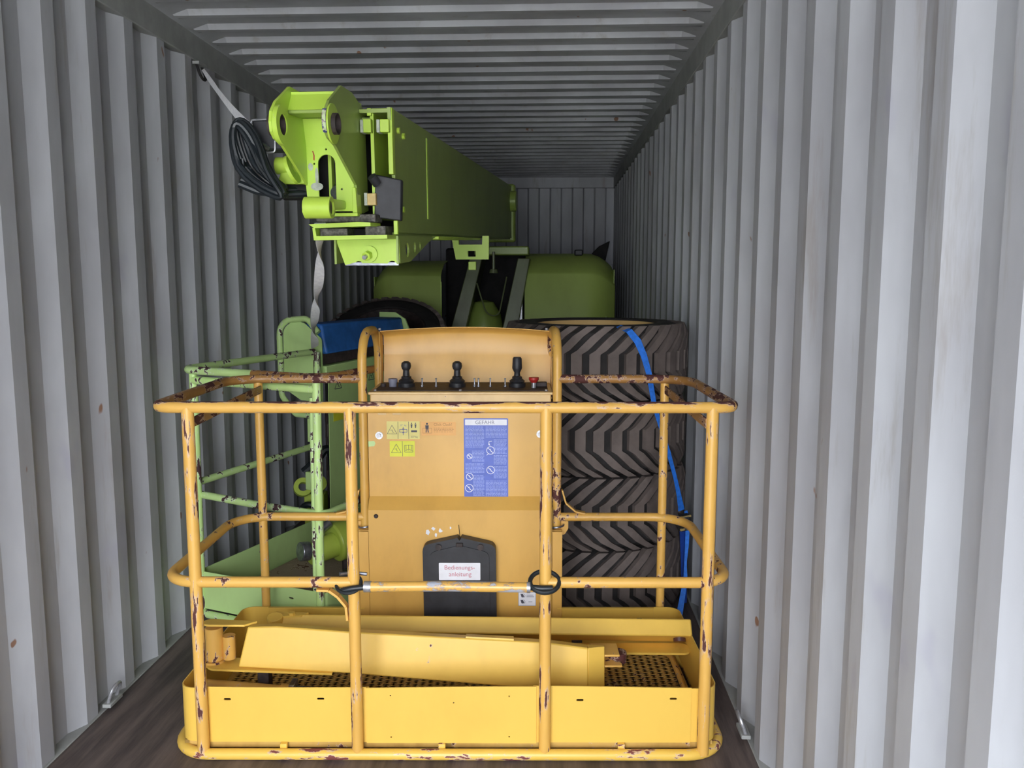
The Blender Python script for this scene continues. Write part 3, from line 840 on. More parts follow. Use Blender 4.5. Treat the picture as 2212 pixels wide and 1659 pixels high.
MB().cyl((-0.850, 0.235, 0.238), (-0.850, 0.235, 0.358), 0.031, 20).build('pivot_tube', M['y_tube'], fb, bevel=0.003)
MB().cyl((-0.800, 0.240, 0.240), (-0.800, 0.240, 0.325), 0.023, 16).build('pivot_tube', M['y_tube'], fb)
MB().cyl((-0.855, 0.235, 0.222), (-0.855, 0.235, 0.238), 0.040, 20).build('thrust_ring', M['y_tube'], fb)
for q in ((0.50, 0.61, 0.24, 0.34, 0.205, 0.213), (0.50, 0.60, 0.24, 0.34, 0.245, 0.253)):
    MB().box(*q).build('end_plate', M['y_tube'], fb, bevel=0.003)
MB().cyl((0.600, 0.31, 0.196), (0.600, 0.31, 0.235), 0.034, 18).build('pivot_pin', paint('rusty_pin', srgb(110, 78, 60), 0.52), fb, bevel=0.003)
MB().box(0.40, 0.47, 0.22, 0.28, 0.045, 0.145).build('support_foot', M['brownblack'], fb, bevel=0.003)
MB().box(-0.70, -0.66, 0.23, 0.28, 0.045, 0.225).build('support_foot', M['brownblack'], fb, bevel=0.003)
cy = thing('hydraulic_cylinder', 'blue-grey hydraulic cylinder lying under the front jib arm in the yellow basket', 'cylinder', (0, 0, 0), Mp)
MB().cyl((-0.86, 0.17, 0.172), (-0.60, 0.17, 0.150), 0.021, 16).build('cylinder_eye_tube', M['y_tube'], cy)
MB().cyl((-0.60, 0.17, 0.150), (-0.56, 0.17, 0.147), 0.027, 16).build('end_collar', M['y_tube'], cy)
MB().box(-0.565, -0.545, 0.14, 0.20, 0.05, 0.185).build('clamp', M['steel'], cy, bevel=0.002)
MB().cyl((-0.545, 0.17, 0.146), (0.24, 0.17, 0.088), 0.023, 16).build('piston_rod', M['rod'], cy)
MB().box(0.20, 0.26, 0.145, 0.195, 0.045, 0.112).build('rod_end', M['brownblack'], cy, bevel=0.004)
MB().box(-0.80, -0.74, 0.145, 0.195, 0.045, 0.160).build('support_foot', M['brownblack'], cy, bevel=0.004)

# ------------------------------------------------------------------ pale green platform standing askew behind, on the left
def frame(o, u, w, tilt):
    u = Vector(u).normalized(); w = Vector(w).normalized(); z = Vector((0, 0, 1))
    u2 = u * math.cos(tilt) - z * math.sin(tilt)
    z2 = z * math.cos(tilt) + u * math.sin(tilt)
    return Matrix(((u2.x, w.x, z2.x, o[0]), (u2.y, w.y, z2.y, o[1]), (u2.z, w.z, z2.z, o[2]), (0, 0, 0, 1)))
MG = frame((-1.605, 3.625, 0.070), (0.9397, -0.3420, 0), (0.3420, 0.9397, 0), math.radians(0.6))
gp = thing('work_platform', 'pale green lift basket with chipped rails leaning behind the yellow basket at left', 'platform', (0, 0, 0), MG)
GU, GW = 0.71, 1.95
zt = 1.125
MB().tube(fillet([(0.36, -0.0, zt), (-0.02, -0.01, zt), (-0.02, 0.96, zt)], [0, .07, 0], 6), 0.0175, 14).build('top_rail', M['g_rail'], gp)
MB().tube(fillet([(0.36, 0.0, zt), (GU, 0.0, zt), (GU, GW, zt), (0.0, GW, zt)], [0, .12, .12, 0], 7), 0.0175, 14).build('top_rail', M['y_side'], gp)['label'] = 'rail rusted brown'
MB().tube([(0.03, 0.01, zt - 0.045), (GU - 0.03, 0.01, zt - 0.048)], 0.018, 14).build('gate_bar', M['g_post'], gp)
MB().tube([(0.03, 0.03, 0.560), (0.40, 0.0, 0.557), (GU - 0.10, 0.0, 0.555)], 0.0165, 14).build('mid_rail', M['g_rail'], gp)
MB().tube(fillet([(GU - 0.10, 0.0, 0.555), (GU, 0.0, 0.555), (GU, GW, 0.555)], [0, .08, 0], 6), 0.0165, 14).build('mid_rail', M['g_rail'], gp)
MB().tube([(0.0, 0.03, 0.610), (0.0, 0.95, 0.615)], 0.0165, 14).build('mid_rail', M['g_rail'], gp)
for u, w in ((0.025, 0.015), (GU - 0.035, 0.01), (GU, 0.9), (GU, GW - 0.1), (0.0, 0.96)):
    MB().tube([(u, w, 0.02 + i * (zt - 0.02) / 6) for i in range(7)], 0.0185, 14).build('post', M['g_post'], gp)
MB().tube([(GU - 0.070, 0.03, 0.02 + i * 0.17) for i in range(7)], 0.014, 12).build('post', M['g_rail'], gp)
MB().tube(fillet([(0, 0, 0.016), (GU, 0, 0.016), (GU, GW, 0.016), (0, GW, 0.016)], 0.08, 6, True), 0.017, 12, closed=True).build('base_tube', M['g_rail'], gp)
def gtoe(pa, pb, holes, z1=0.208):
    pa, pb = Vector(pa), Vector(pb)
    L = (pb - pa).length; d = (pb - pa) / L; nn = Vector((-d.y, d.x, 0))
    MB().plate([(0, 0.035), (L, 0.035), (L, z1), (0, z1)], [slot(a, b - 0.012, 0.024, 0.008) for a, b in holes], lambda a, b, t: Vector((pa.x, pa.y, 0)) + d * a + nn * t + Vector((0, 0, b)), 0.004).build('toe_board', M['g_pale'], gp, smooth=0)
gtoe((0.02, 0.014, 0), (GU - 0.06, 0.014, 0), [(0.16, 0.172), (0.50, 0.172)])
gtoe((0.014, 0.02, 0), (0.014, GW - 0.05, 0), [(0.42, 0.18), (0.85, 0.18), (1.3, 0.18)])
gtoe((GU - 0.014, 0.08, 0), (GU - 0.014, GW - 0.05, 0), [(0.10, 0.175), (0.22, 0.175), (0.8, 0.175)])
MB().ribbon([(p.x, p.y) for p in fillet([(GU - 0.06, 0.014, 0), (GU - 0.014, 0.014, 0), (GU - 0.014, 0.08, 0)], 0.045, 5)], 0.03, 0.206, 0.004).build('toe_board', M['g_pale'], gp)
MB().box(0.03, GU - 0.03, 0.03, GW - 0.05, 0.045, 0.055).build('floor_plate', M['brown'], gp)
# console side: hooped side plate, panel, visor
wc = 1.02
hoop = [(-0.30, 0.78), (-0.30, 1.20), (-0.26, 1.275), (-0.19, 1.30), (-0.13, 1.29), (-0.06, 1.24), (-0.04, 1.18), (-0.04, 0.85), (-0.14, 0.80)]
pl = [(p.x, p.y) for p in fillet([(-0.272, 0.90, 0), (-0.272, 1.24, 0), (-0.20, 1.285, 0), (-0.13, 1.275, 0), (-0.015, 1.19, 0), (-0.015, 0.84, 0), (-0.16, 0.84, 0)], [0, .06, .03, .04, .03, 0, 0], 4, True)]
MB().plate(pl, [], lambda a, b, t: Vector((a, wc + 0.01 + t, b)), 0.004).build('console_side_plate', M['g_pale'], gp, smooth=0)
MB().tube(fillet([(-0.04, wc, 0.76), (-0.19, wc, 0.76), (-0.285, wc, 0.86), (-0.292, wc, 1.285), (-0.10, wc, 1.30), (-0.03, wc, 1.225)], [0, .03, .06, .09, .05, 0], 6), 0.0165, 14).build('console_hoop', M['g_rail'], gp)
MB().plate([(1.06, 0.10), (1.75, 0.10), (1.75, 0.50), (1.56, 0.60), (1.70, 0.78), (1.75, 1.0), (1.06, 1.0)], [], lambda a, b, t: Vector((0.0 + t, a, b)), 0.004).build('control_panel', M['g_pale'], gp, smooth=0)
MB().bar((-0.02, 1.04, 1.015), (-0.02, 1.85, 1.03), 0.05, 0.05).build('console_frame', M['g_pale'], gp, bevel=0.004)
MB().bar((-0.12, 1.04, 1.075), (-0.12, 1.90, 1.085), 0.20, 0.06).build('console_top', M['brownblack'], gp, bevel=0.006)
MB().hexa([(-0.20, 1.05, 1.105), (0.005, 1.05, 1.105), (0.005, 1.93, 1.115), (-0.20, 1.93, 1.12), (-0.20, 1.05, 1.265), (-0.03, 1.05, 1.270), (-0.03, 1.93, 1.270), (-0.20, 1.93, 1.27)]).build('console_cover', M['blue'], gp, bevel=0.012)
MB().plate([(-0.20, 1.05), (0.03, 1.05), (0.03, 1.17), (-0.01, 1.26), (-0.08, 1.30), (-0.20, 1.30)], [], lambda a, b, t: Vector((a, 1.935 + t, b)), 0.012).build('console_side_plate', M['g_pale'], gp, smooth=0)
st = MB().box(0.0045, 0.0055, 1.10, 1.20, 0.72, 0.80).build('lime_sticker', M['lime'], gp, smooth=0)
gx = 0.0056
mb = MB()
for (a, b), (c, d) in warn_tri(1.15, 0.93, 0.034, 0) + warn_tri(1.50, 0.94, 0.032, 0):
    L = math.hypot(c - a, d - b); nx_, ny_ = -(d - b) / L * .0022, (c - a) / L * .0022
    mb.add([(gx, a + nx_, b + ny_), (gx, c + nx_, d + ny_), (gx, c - nx_, d - ny_), (gx, a - nx_, b - ny_)], [(0, 1, 2, 3)])
mb.build('pictogram', M['ink'], gp, smooth=0, recalc=False)
MB().box(0.0045, 0.009, 1.40, 1.45, 0.93, 0.97).build('socket_cover', M['black'], gp, bevel=0.002)
MB().box(-0.05, -0.02, 0.93, 0.965, 0.63, 0.76).build('hinge_plate', M['g_pale'], gp, bevel=0.003)
MB().box(-0.07, -0.035, 0.93, 0.965, 0.36, 0.46).build('hinge_plate', M['g_pale'], gp, bevel=0.003)

# hydraulic rotator lying inside the green basket, bracket and hose behind it
rt = thing('platform_rotator', 'green hydraulic rotator with chipped blue and steel end lying in the green basket', 'rotator', (-1.0, 4.05, 0.12))
def wp(x, y, z): return Vector((x - (0.075 if z < 0.45 and y < 4.5 else 0), y - (0.02 if y < 4.5 else 0), z))
m = MB(False); m.cyl(wp(-0.99, 4.03, 0.295), wp(-0.78, 4.22, 0.33), 0.098, 24); m.build('rotator_body', M['g_fresh'], rt, bevel=0.01)
m = MB(False); m.cyl(wp(-1.085, 3.93, 0.262), wp(-0.98, 4.03, 0.29), 0.052, 20, 0.062); m.build('rotator_neck', M['g_fresh'], rt, bevel=0.006)
m = MB(False); m.cyl(wp(-1.12, 3.90, 0.290), wp(-1.085, 3.93, 0.285), 0.046, 20); m.build('end_ring', M['steel'], rt, bevel=0.004)
m = MB(False); m.cyl(wp(-1.06, 3.97, 0.36), wp(-1.00, 4.02, 0.40), 0.022, 12); m.build('pipe_union', M['steel'], rt, bevel=0.003)
m = MB(False); m.box(-1.04, -0.87, 4.06, 4.18, 0.125, 0.25); m.build('foot', M['brownblack'], rt, bevel=0.01)
m = MB(False); m.tube([wp(-0.93, 4.0, 0.16), wp(-0.86, 3.90, 0.20), wp(-0.78, 3.92, 0.25)], 0.012, 8); m.build('hose', M['cable'], rt)
jb = thing('jib_bracket', 'green ringed jib bracket with black hoses standing between green basket and left wall', 'bracket', (-1.42, 4.95, 0))
m = MB(False); m.box(-1.48, -1.36, 4.92, 5.02, 0.0, 0.30); m.build('foot', M['g_fresh'], jb, bevel=0.006)
for dx, rr in ((-0.055, 0.055), (0.03, 0.05)):
    Mt = Matrix.Translation((-1.42 + dx, 4.90 + dx * 0.3, 0.36 - abs(dx) * 0.6 + 0.02)) @ Matrix.Rotation(math.radians(62), 4, 'X') @ Matrix.Rotation(math.radians(20), 4, 'Y')
    m = MB(False); m.lathe([(rr * 0.5, 0), (rr, 0), (rr, 0.04), (rr * 0.5, 0.04), (rr * 0.5, 0)], 20, Mt); m.build('eye_ring', M['g_fresh'], jb)
m = MB(False); m.tube(fillet([wp(-1.47, 4.90, 0.44), wp(-1.40, 4.92, 0.50), wp(-1.32, 4.95, 0.62), wp(-1.30, 4.98, 0.30)], 0.06, 5), 0.026, 10); m.build('hose', M['cable'], jb)
m = MB(False); m.tube(fillet([wp(-1.50, 4.88, 0.17), wp(-1.46, 4.86, 0.26), wp(-1.38, 4.86, 0.24), wp(-1.34, 4.88, 0.12)], 0.05, 5), 0.02, 10); m.build('hose', M['cable'], jb)

# ------------------------------------------------------------------ wheels
RT, WT = 0.448, 0.345
def lug_mesh():
    """one chevron lug on the tread, around local z"""
    path = [(0.335, WT / 2 - 0.004), (0.20, 0.125), (0.06, 0.062), (0.0, 0.045), (0.0, -0.045), (0.06, -0.062), (0.20, -0.122), (0.375, -WT / 2 + 0.004)]
    vs, fs = [], []
    wang = 0.049 / RT
    for i, (a, z) in enumerate(path):
        ww = wang * (0.92 if i in (0, 7) else 1.0)
        for rad, k in ((RT - 0.030, 1.12), (RT, 1.0)):
            rr = rad - (0.018 if abs(z) > 0.15 else 0)
            for s_ in (-0.5, 0.5):
                aa = a + s_ * ww * k
                vs.append((rr * math.cos(aa), rr * math.sin(aa), z))
    n = len(path)
    for i in range(n - 1):
        b = 4 * i; c = b + 4
        fs += [(b, b + 2, c + 2, c), (b + 1, c + 1, c + 3, b + 3), (b + 2, b + 3, c + 3, c + 2)]
    fs += [(0, 1, 3, 2), (4 * n - 4, 4 * n - 2, 4 * n - 1, 4 * n - 3)]
    return vs, fs
LV, LF = lug_mesh()
WHEEL = {}
def wheel(label, Mt, spin, rim='y_side'):
    t = thing('wheel', label, 'wheel', (0, 0, 0), Mt, 'loose tractor-lug wheels')
    if not WHEEL:
        w2 = WT / 2
        body = MB().lathe([(0.285, -w2 + 0.03), (0.30, -w2 + 0.004), (0.36, -w2 - 0.0), (RT - 0.045, -w2 + 0.015), (RT - 0.024, -w2 + 0.035), (RT - 0.022, 0), (RT - 0.024, w2 - 0.035), (RT - 0.045, w2 - 0.015), (0.36, w2), (0.30, w2 - 0.004), (0.285, w2 - 0.03), (0.27, 0), (0.285, -w2 + 0.03)], 72)
        WHEEL['tyre'] = body.build('tyre', M['rubber_shade'], t).data
        mb = MB(); n = 34
        for k in range(n):
            R_ = Matrix.Rotation(2 * PI * k / n, 3, 'Z')
            mb.add([R_ @ Vector(p) for p in LV], LF)
        WHEEL['tread'] = mb.build('tread', M['rubber'], t, smooth=25).data
        rimb = MB().lathe([(0.285, -w2 + 0.03), (0.292, -w2 + 0.012), (0.280, -w2 + 0.010), (0.262, -w2 + 0.05), (0.255, -0.05), (0.255, 0.07), (0.10, 0.085), (0.085, 0.10), (0.0, 0.10)], 48)
        rimb.lathe([(0.255, 0.07), (0.262, w2 - 0.05), (0.280, w2 - 0.010), (0.292, w2 - 0.012), (0.285, w2 - 0.03)], 48)
        WHEEL['rim'] = rimb.build('rim', M['y_box'], t, recalc=False).data
    else:
        for nm in ('tyre', 'tread', 'rim'):
            o = bpy.data.objects.new(nm, WHEEL[nm]); COL.objects.link(o); o.parent = t
            if nm == 'rim' and rim == 'dark':
                o.material_slots[0].link = 'OBJECT'; o.material_slots[0].material = M['brownblack']
    t.matrix_world = Mt @ Matrix.Rotation(spin, 4, 'Z')
    W[t] = t.matrix_world.copy()
    return t
CX, CY = 0.222, 4.195
names = ['lugged wheel at the bottom of the stack on the floor behind the yellow basket', 'second lugged wheel from the bottom of the stack at right',
         'third lugged wheel from the bottom, just under the top one of the stack', 'lugged wheel lying on top of the stack with its tan rim showing']
for k in range(4):
    wheel(names[k], Matrix.Translation((CX + (-0.004, 0.005, -0.003, 0)[k], CY, 0.173 + k * 0.346)), 0.2 + k * 0.13)
for k in range(2):
    wheel(('lugged wheel on the floor in the dark before the boom lift, by the left wall', 'lugged wheel lying under the leaning one before the boom lift')[k], Matrix.Translation((-1.19, 6.08, 0.173 + k * 0.346)), k * 0.07)
wheel('dark lugged wheel leaning on others by the left wall, before the green boom lift', Matrix.Translation((-1.19, 6.12, 0.70 + 0.375)) @ Matrix.Rotation(math.radians(33), 4, 'X'), 0.1, 'dark')

# ------------------------------------------------------------------ boom lift
bl = thing('boom_lift', 'lime green boom lift with long boom over rounded hoods at the back of the container', 'lift', (-0.45, 7.8, 0))
dv3 = Vector((0.053, 1, 0.041)).normalized()
xv3 = dv3.cross(Vector((0, 0, 1))).normalized()
zv3 = xv3.cross(dv3)
MBm = Matrix(((xv3.x, dv3.x, zv3.x, -0.559), (xv3.y, dv3.y, zv3.y, 3.10), (xv3.z, dv3.z, zv3.z, 1.97), (0, 0, 0, 1)))
def B3(x, y, z): return MBm @ Vector((x, y, z))
class BM3(MB):                                     # a builder working in the boom's own frame
    def __init__(s): MB.__init__(s, False)
    def build(s, *a, **k):
        s.v = [MBm @ p for p in s.v]
        return MB.build(s, *a, **k)
LB = 4.2
# outer section: four wall plates, front edge slightly raked
def wall_plate(x0, x1, z0, z1, ya=lambda z: -0.02 - 0.04 * (z / 0.2), yb=LB):
    m = BM3()
    m.hexa([(x0, ya(z0), z0), (x1, ya(z0), z0), (x1, yb, z0), (x0, yb, z0), (x0, ya(z1), z1), (x1, ya(z1), z1), (x1, yb, z1), (x0, yb, z1)])
    return m
wall_plate(-0.012, 0.0, -0.212, 0.217).build('boom_side_plate', M['g_shade'], bl)
wall_plate(-0.302, -0.290, -0.212, 0.217).build('boom_side_plate', M['g_shade'], bl)
wall_plate(-0.290, -0.012, 0.200, 0.212).build('boom_top_plate', M['g_shade'], bl)
wall_plate(-0.290, -0.012, -0.224, -0.212).build('boom_bottom_plate', M['g_shade'], bl)
for q in ((-0.014, 0.003, -0.055, -0.02, -0.01, 0.218), (-0.010, 0.005, -0.02, 0.0, -0.220, -0.17), (-0.072, -0.012, -0.05, -0.035, 0.206, 0.216), (-0.085, -0.070, -0.06, -0.03, 0.19, 0.216)):
    m = BM3(); m.box(*q); m.build('boom_edge_flange', M['g_lit'], bl, bevel=0.002)
# inner section
for x0, x1 in ((-0.078, -0.066), (-0.236, -0.224)):
    m = BM3(); m.box(x0, x1, -0.045, 2.5, -0.165, 0.200); m.build('inner_boom_plate', M['g_lit'], bl)
m = BM3(); m.box(-0.224, -0.078, -0.03, 2.5, 0.176, 0.188).box(-0.224, -0.078, -0.02, 2.5, -0.165, -0.153); m.build('inner_boom_plate', M['g_shade'], bl)
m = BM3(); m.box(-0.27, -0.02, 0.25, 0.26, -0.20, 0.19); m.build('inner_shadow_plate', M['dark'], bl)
m = BM3(); m.box(-0.016, 0.004, -0.20, -0.03, -0.06, -0.055); 
# wear pads
for x0, x1, z0, z1, mt in ((-0.096, -0.068, 0.132, 0.178, 'g_lit'), (-0.036, -0.004, 0.132, 0.176, 'g_lit'), (-0.090, -0.058, -0.118, -0.076, 'gold')):
    m = BM3(); m.box(x0, x1, -0.075, -0.02, z0, z1); m.build('wear_pad', M[mt], bl, bevel=0.002)
for x0, z0 in ((-0.108, 0.132), (-0.050, 0.132), (-0.102, -0.118)):
    m = BM3(); m.box(x0, x0 + 0.012, -0.07, -0.02, z0, z0 + 0.044); m.build('pad_shim', M['webpatch'], bl, bevel=0.001)
m = BM3(); m.hexa([(-0.070, -0.06, -0.160), (0.020, -0.03, -0.172), (0.020, 0.0, -0.172), (-0.07, -0.02, -0.16), (-0.062, -0.06, -0.010), (0.026, -0.03, -0.028), (0.026, 0.0, -0.028), (-0.062, -0.02, -0.01)]); m.build('rubber_flap', M['black'], bl, bevel=0.004)
m = BM3(); m.cyl((-0.064, -0.10, -0.02), (-0.050, -0.08, -0.045), 0.016, 12); m.build('flap_bolt', M['black'], bl)
for y_, z_ in ((0.035, 0.150), (0.115, 0.140), (0.08, -0.128)):
    m = BM3(); m.cyl((0.0, y_, z_), (0.010, y_, z_), 0.011, 8); m.build('bolt_head', M['g_lit'], bl)
m = BM3(); m.box(-0.0, 0.0025, 0.56, 0.585, -0.15, 0.185); m.build('weld_seam', M['g_lit'], bl)
m = BM3(); m.box(-0.30, 0.018, 0.72, 2.4, -0.236, -0.222); m.build('boom_bottom_rail', M['g_lit'], bl, bevel=0.003)

# knuckle head: two side plates with bosses, sloped yoke plate, slotted cover, lower eye tube
side = [(-0.270, 0.256), (-0.147, 0.254), (0.006, 0.216), (0.020, -0.133), (-0.05, -0.145), (-0.110, -0.142), (-0.128, -0.051), (-0.354, 0.058), (-0.42, 0.074), (-0.445, 0.092), (-0.450, 0.122), (-0.440, 0.155), (-0.40, 0.190), (-0.33, 0.225)]
for x0, t_ in ((-0.111, -0.009), (-0.292, 0.009)):
    m = BM3(); m.plate(side, [circ(-0.385, 0.120, 0.033, 20)], lambda a, b, t: Vector((x0 + t, a, b)), t_)
    m.build('head_side_plate', M['g_lit'] if t_ > 0 else M['g_shade'], bl, smooth=0)  # left plate in the lit green, right plate in the shaded one
    for xa, xb in ((x0, x0 + (0.006 if t_ < 0 else 0.022)),) if t_ < 0 else ((x0 + 0.009, x0 + 0.024),):
        m = BM3()
        Mt = Matrix.Translation((xa, -0.385, 0.120)) @ Matrix.Rotation(PI / 2, 4, 'Y')
        m.lathe([(0.033, 0), (0.062, 0), (0.062, xb - xa), (0.033, xb - xa), (0.033, -0.012), ], 28, Mt)
        m.build('pin_boss', M['g_lit'], bl)
    m = BM3(); m.lathe([(0.033, -0.02), (0.0335, 0.02), (0.030, 0.02), (0.030, -0.02), (0.033, -0.02)], 24, Matrix.Translation((x0, -0.385, 0.12)) @ Matrix.Rotation(PI / 2, 4, 'Y'))
    m.build('bushing', M['brownblack'], bl)  # dark colour stands in for the shade inside the bore
# worn edge on the near boss of the right plate
m = BM3()
pp = [(-0.440, 0.158), (-0.449, 0.14), (-0.4515, 0.12), (-0.449, 0.10), (-0.440, 0.088)]
for a, b in zip(pp[:-1], pp[1:]): m.bar((-0.1155, a[0] - 0.002, a[1]), (-0.1155, b[0] - 0.002, b[1]), 0.012, 0.004, up=(0, 1, 0))
m.build('worn_edge', paint('worn_blue_edge', srgb(60, 70, 110), 0.58, chipcol=srgb(190, 205, 160)), bl)
m = BM3(); m.hexa([(-0.283, -0.262, 0.232), (-0.120, -0.262, 0.232), (-0.120, -0.250, 0.236), (-0.283, -0.250, 0.236), (-0.283, -0.300, 0.178), (-0.120, -0.300, 0.178), (-0.120, -0.288, 0.176), (-0.283, -0.288, 0.176)]); m.build('yoke_plate', M['g_lit'], bl)
m = BM3(); m.box(-0.283, -0.120, -0.302, -0.20, 0.166, 0.178); m.build('yoke_plate', M['g_shade'], bl, bevel=0.003)
m = BM3(); m.box(-0.283, -0.120, -0.262, 0.0, 0.232, 0.240); m.build('yoke_plate', M['g_lit'], bl)
m = BM3(); m.hexa([(-0.283, -0.135, 0.08), (-0.120, -0.135, 0.08), (-0.120, -0.125, 0.08), (-0.283, -0.125, 0.08), (-0.283, -0.16, 0.17), (-0.120, -0.16, 0.17), (-0.120, -0.15, 0.17), (-0.283, -0.15, 0.17)]); m.build('back_web', M['g_lit'], bl)
slotp = [(-0.244, -0.100)] + [(-0.213 + 0.031 * math.cos(PI - PI * k / 10), 0.022 + 0.031 * math.sin(PI * k / 10)) for k in range(11)] + [(-0.182, -0.120), (-0.20, -0.125)]
cov = [(-0.284, -0.140), (-0.125, -0.140), (-0.119, -0.130), (-0.119, 0.10), (-0.284, 0.10)]
m = BM3(); m.plate(cov, [slotp] + [circ(a, b, 0.0036, 8) for a, b in ((-0.213, 0.070), (-0.257, 0.022), (-0.252, -0.065), (-0.162, -0.065))], lambda a, b, t: Vector((a, -0.135 + t, b)), 0.008)
m.build('slotted_cover', M['g_lit'], bl, smooth=0)
for a, b, ra, rb_ in ((-0.250, -0.055, 0.022, 0.014), (-0.249, -0.02, 0.006, 0.030), (-0.270, 0.012, 0.009, 0.013)):
    m = BM3(); m.plate(circ(a, b, ra, 14, rb_), [], lambda p, q, t: Vector((p, -0.1362 + t, q)), 0.001); m.build('bare_patch', M['webpatch'], bl, smooth=0)
m = BM3(); m.plate([(-0.262, 0.065), (-0.258, 0.050), (-0.259, 0.035), (-0.255, 0.033), (-0.254, 0.050), (-0.259, 0.066)], [], lambda p, q, t: Vector((p, -0.1364 + t, q)), 0.001); m.build('red_mark', M['red'], bl, smooth=0)
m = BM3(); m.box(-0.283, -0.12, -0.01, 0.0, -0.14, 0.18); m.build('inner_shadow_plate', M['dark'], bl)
m = BM3(); m.cyl((-0.20, -0.05, -0.075), (-0.20, -0.02, -0.06), 0.03, 16); m.build('inner_shaft', M['steel'], bl)
m = BM3(); m.lathe([(0.024, -0.043), (0.034, -0.043), (0.034, 0.043), (0.024, 0.043), (0.024, -0.043)], 28, Matrix.Translation((-0.153, -0.42, -0.139)) @ Matrix.Rotation(PI / 2, 4, 'Y')); m.build('eye_tube', M['g_lit'], bl, smooth=40)
m = BM3(); m.lathe([(0.0, -0.02), (0.0245, -0.02), (0.0245, 0.036), (0.0, 0.036)], 20, Matrix.Translation((-0.153, -0.42, -0.139)) @ Matrix.Rotation(PI / 2, 4, 'Y')); m.build('bushing', M['brownblack'], bl)
m = BM3(); m.bar((-0.150, -0.40, -0.128), (-0.170, -0.12, -0.118), 0.036, 0.042, w2=0.04, h2=0.03); m.build('link_arm', M['g_lit'], bl, bevel=0.008)
m = BM3(); m.cyl((-0.199, -0.44, -0.150), (-0.190, -0.44, -0.150), 0.006, 8); m.build('grease_nipple', M['g_lit'], bl)
m = BM3(); m.hexa([(-0.125, -0.14, -0.150), (-0.108, -0.14, -0.150), (-0.108, -0.08, -0.150), (-0.125, -0.08, -0.15), (-0.125, -0.14, -0.06), (-0.112, -0.14, -0.06), (-0.112, -0.08, -0.06), (-0.125, -0.08, -0.06)]).box(-0.284, -0.105, -0.150, -0.10, -0.158, -0.146); m.build('gusset', M['g_lit'], bl, bevel=0.002)
# greasy tray under the head
m = BM3(); m.plate([(-0.275, -0.185), (-0.255, -0.198), (-0.055, -0.192), (-0.055, -0.180), (-0.10, -0.178)], [], lambda a, b, t: Vector((a, -0.17 + t, b)), 0.14); m.build('tray', M['g_lit'], bl)
m = BM3(); m.box(-0.265, -0.05, -0.12, -0.02, -0.178, -0.150); m.build('grease_layer', M['grease'], bl, bevel=0.004)
for q in ((-0.255, -0.155, -0.11, 0.1, -0.226, -0.198), (-0.10, -0.025, -0.08, 0.1, -0.226, -0.190)):
    m = BM3(); m.box(*q); m.build('slide_pad', M['grease'], bl, bevel=0.003)
m = BM3(); m.box(-0.155, -0.10, -0.02, 0.1, -0.222, -0.20); m.build('slide_gap', M['dark'], bl)
m = BM3(); m.plate([(-0.272, -0.196), (-0.262, -0.198), (-0.258, -0.225), (-0.005, -0.222), (-0.005, -0.235), (-0.268, -0.240)], [], lambda a, b, t: Vector((a, -0.14 + t, b)), 0.14); m.build('lower_lip', M['g_lit'], bl)
# lower bracket box with its bolt boss and ribs behind
m = BM3(); m.plate([(-0.232, -0.237), (0.004, -0.237), (0.006, -0.322), (-0.01, -0.322), (-0.015, -0.316), (-0.025, -0.314), (-0.035, -0.318), (-0.04, -0.324), (-0.135, -0.323), (-0.14, -0.317), (-0.15, -0.315), (-0.162, -0.320), (-0.200, -0.330)], [], lambda a, b, t: Vector((a, 0.0 + t, b)), 0.010); m.build('bracket_face', M['g_lit'], bl, smooth=0)
for x0 in (-0.004, -0.236):
    m = BM3(); m.plate([(-0.012, -0.224), (0.72, -0.224), (0.567, -0.246), (0.19, -0.321), (-0.012, -0.326)], [circ(0.138, -0.277, 0.028, 16), circ(0.27, -0.268, 0.022, 16), circ(0.37, -0.262, 0.016, 14)], lambda a, b, t: Vector((x0 + t, a, b)), 0.008); m.build('bracket_side', M['g_shade'], bl, smooth=0)
m = BM3(); m.lathe([(0, -0.012), (0.030, -0.012), (0.030, -0.004), (0, -0.004)], 24, Matrix.Translation((-0.106, 0, -0.290)) @ Matrix.Rotation(-PI / 2, 4, 'X')); m.build('washer', M['g_lit'], bl)
m = BM3(); m.cyl((-0.108, -0.012, -0.293), (-0.112, -0.034, -0.298), 0.017, 6); m.build('nut', M['g_lit'], bl)
m = BM3(); m.cyl((-0.112, -0.034, -0.298), (-0.114, -0.052, -0.302), 0.008, 10); m.build('stud', M['zinc'], bl)
m = BM3(); m.box(-0.20, 0.0, 0.002, 0.012, -0.331, -0.320); m.build('worn_edge', M['steel'], bl)
# left side: short stub tube, motor bracket, plug frame
m = BM3(); m.cyl((-0.405, -0.10, 0.020), (-0.30, -0.10, 0.020), 0.030, 18); m.build('stub_tube', M['g_lit'], bl, bevel=0.002)
m = BM3(); m.plate([(-0.40, -0.045), (-0.30, -0.045), (-0.295, 0.04), (-0.33, 0.0), (-0.385, -0.005)], [], lambda a, b, t: Vector((a, -0.12 + t, b)), 0.10); m.build('motor_bracket', M['g_lit'], bl, bevel=0.004)
m = BM3(); m.lathe([(0.018, 0), (0.050, 0), (0.050, 0.012), (0.018, 0.012)], 20, Matrix.Translation((-0.335, -0.155, 0.0)) @ Matrix.Rotation(math.radians(70), 4, 'Y')); m.build('flange_ring', M['g_lit'], bl)
m = BM3(); m.cyl((-0.40, -0.06, -0.062), (-0.29, -0.06, -0.062), 0.036, 18); m.build('hydraulic_motor', M['dark'], bl, bevel=0.006)
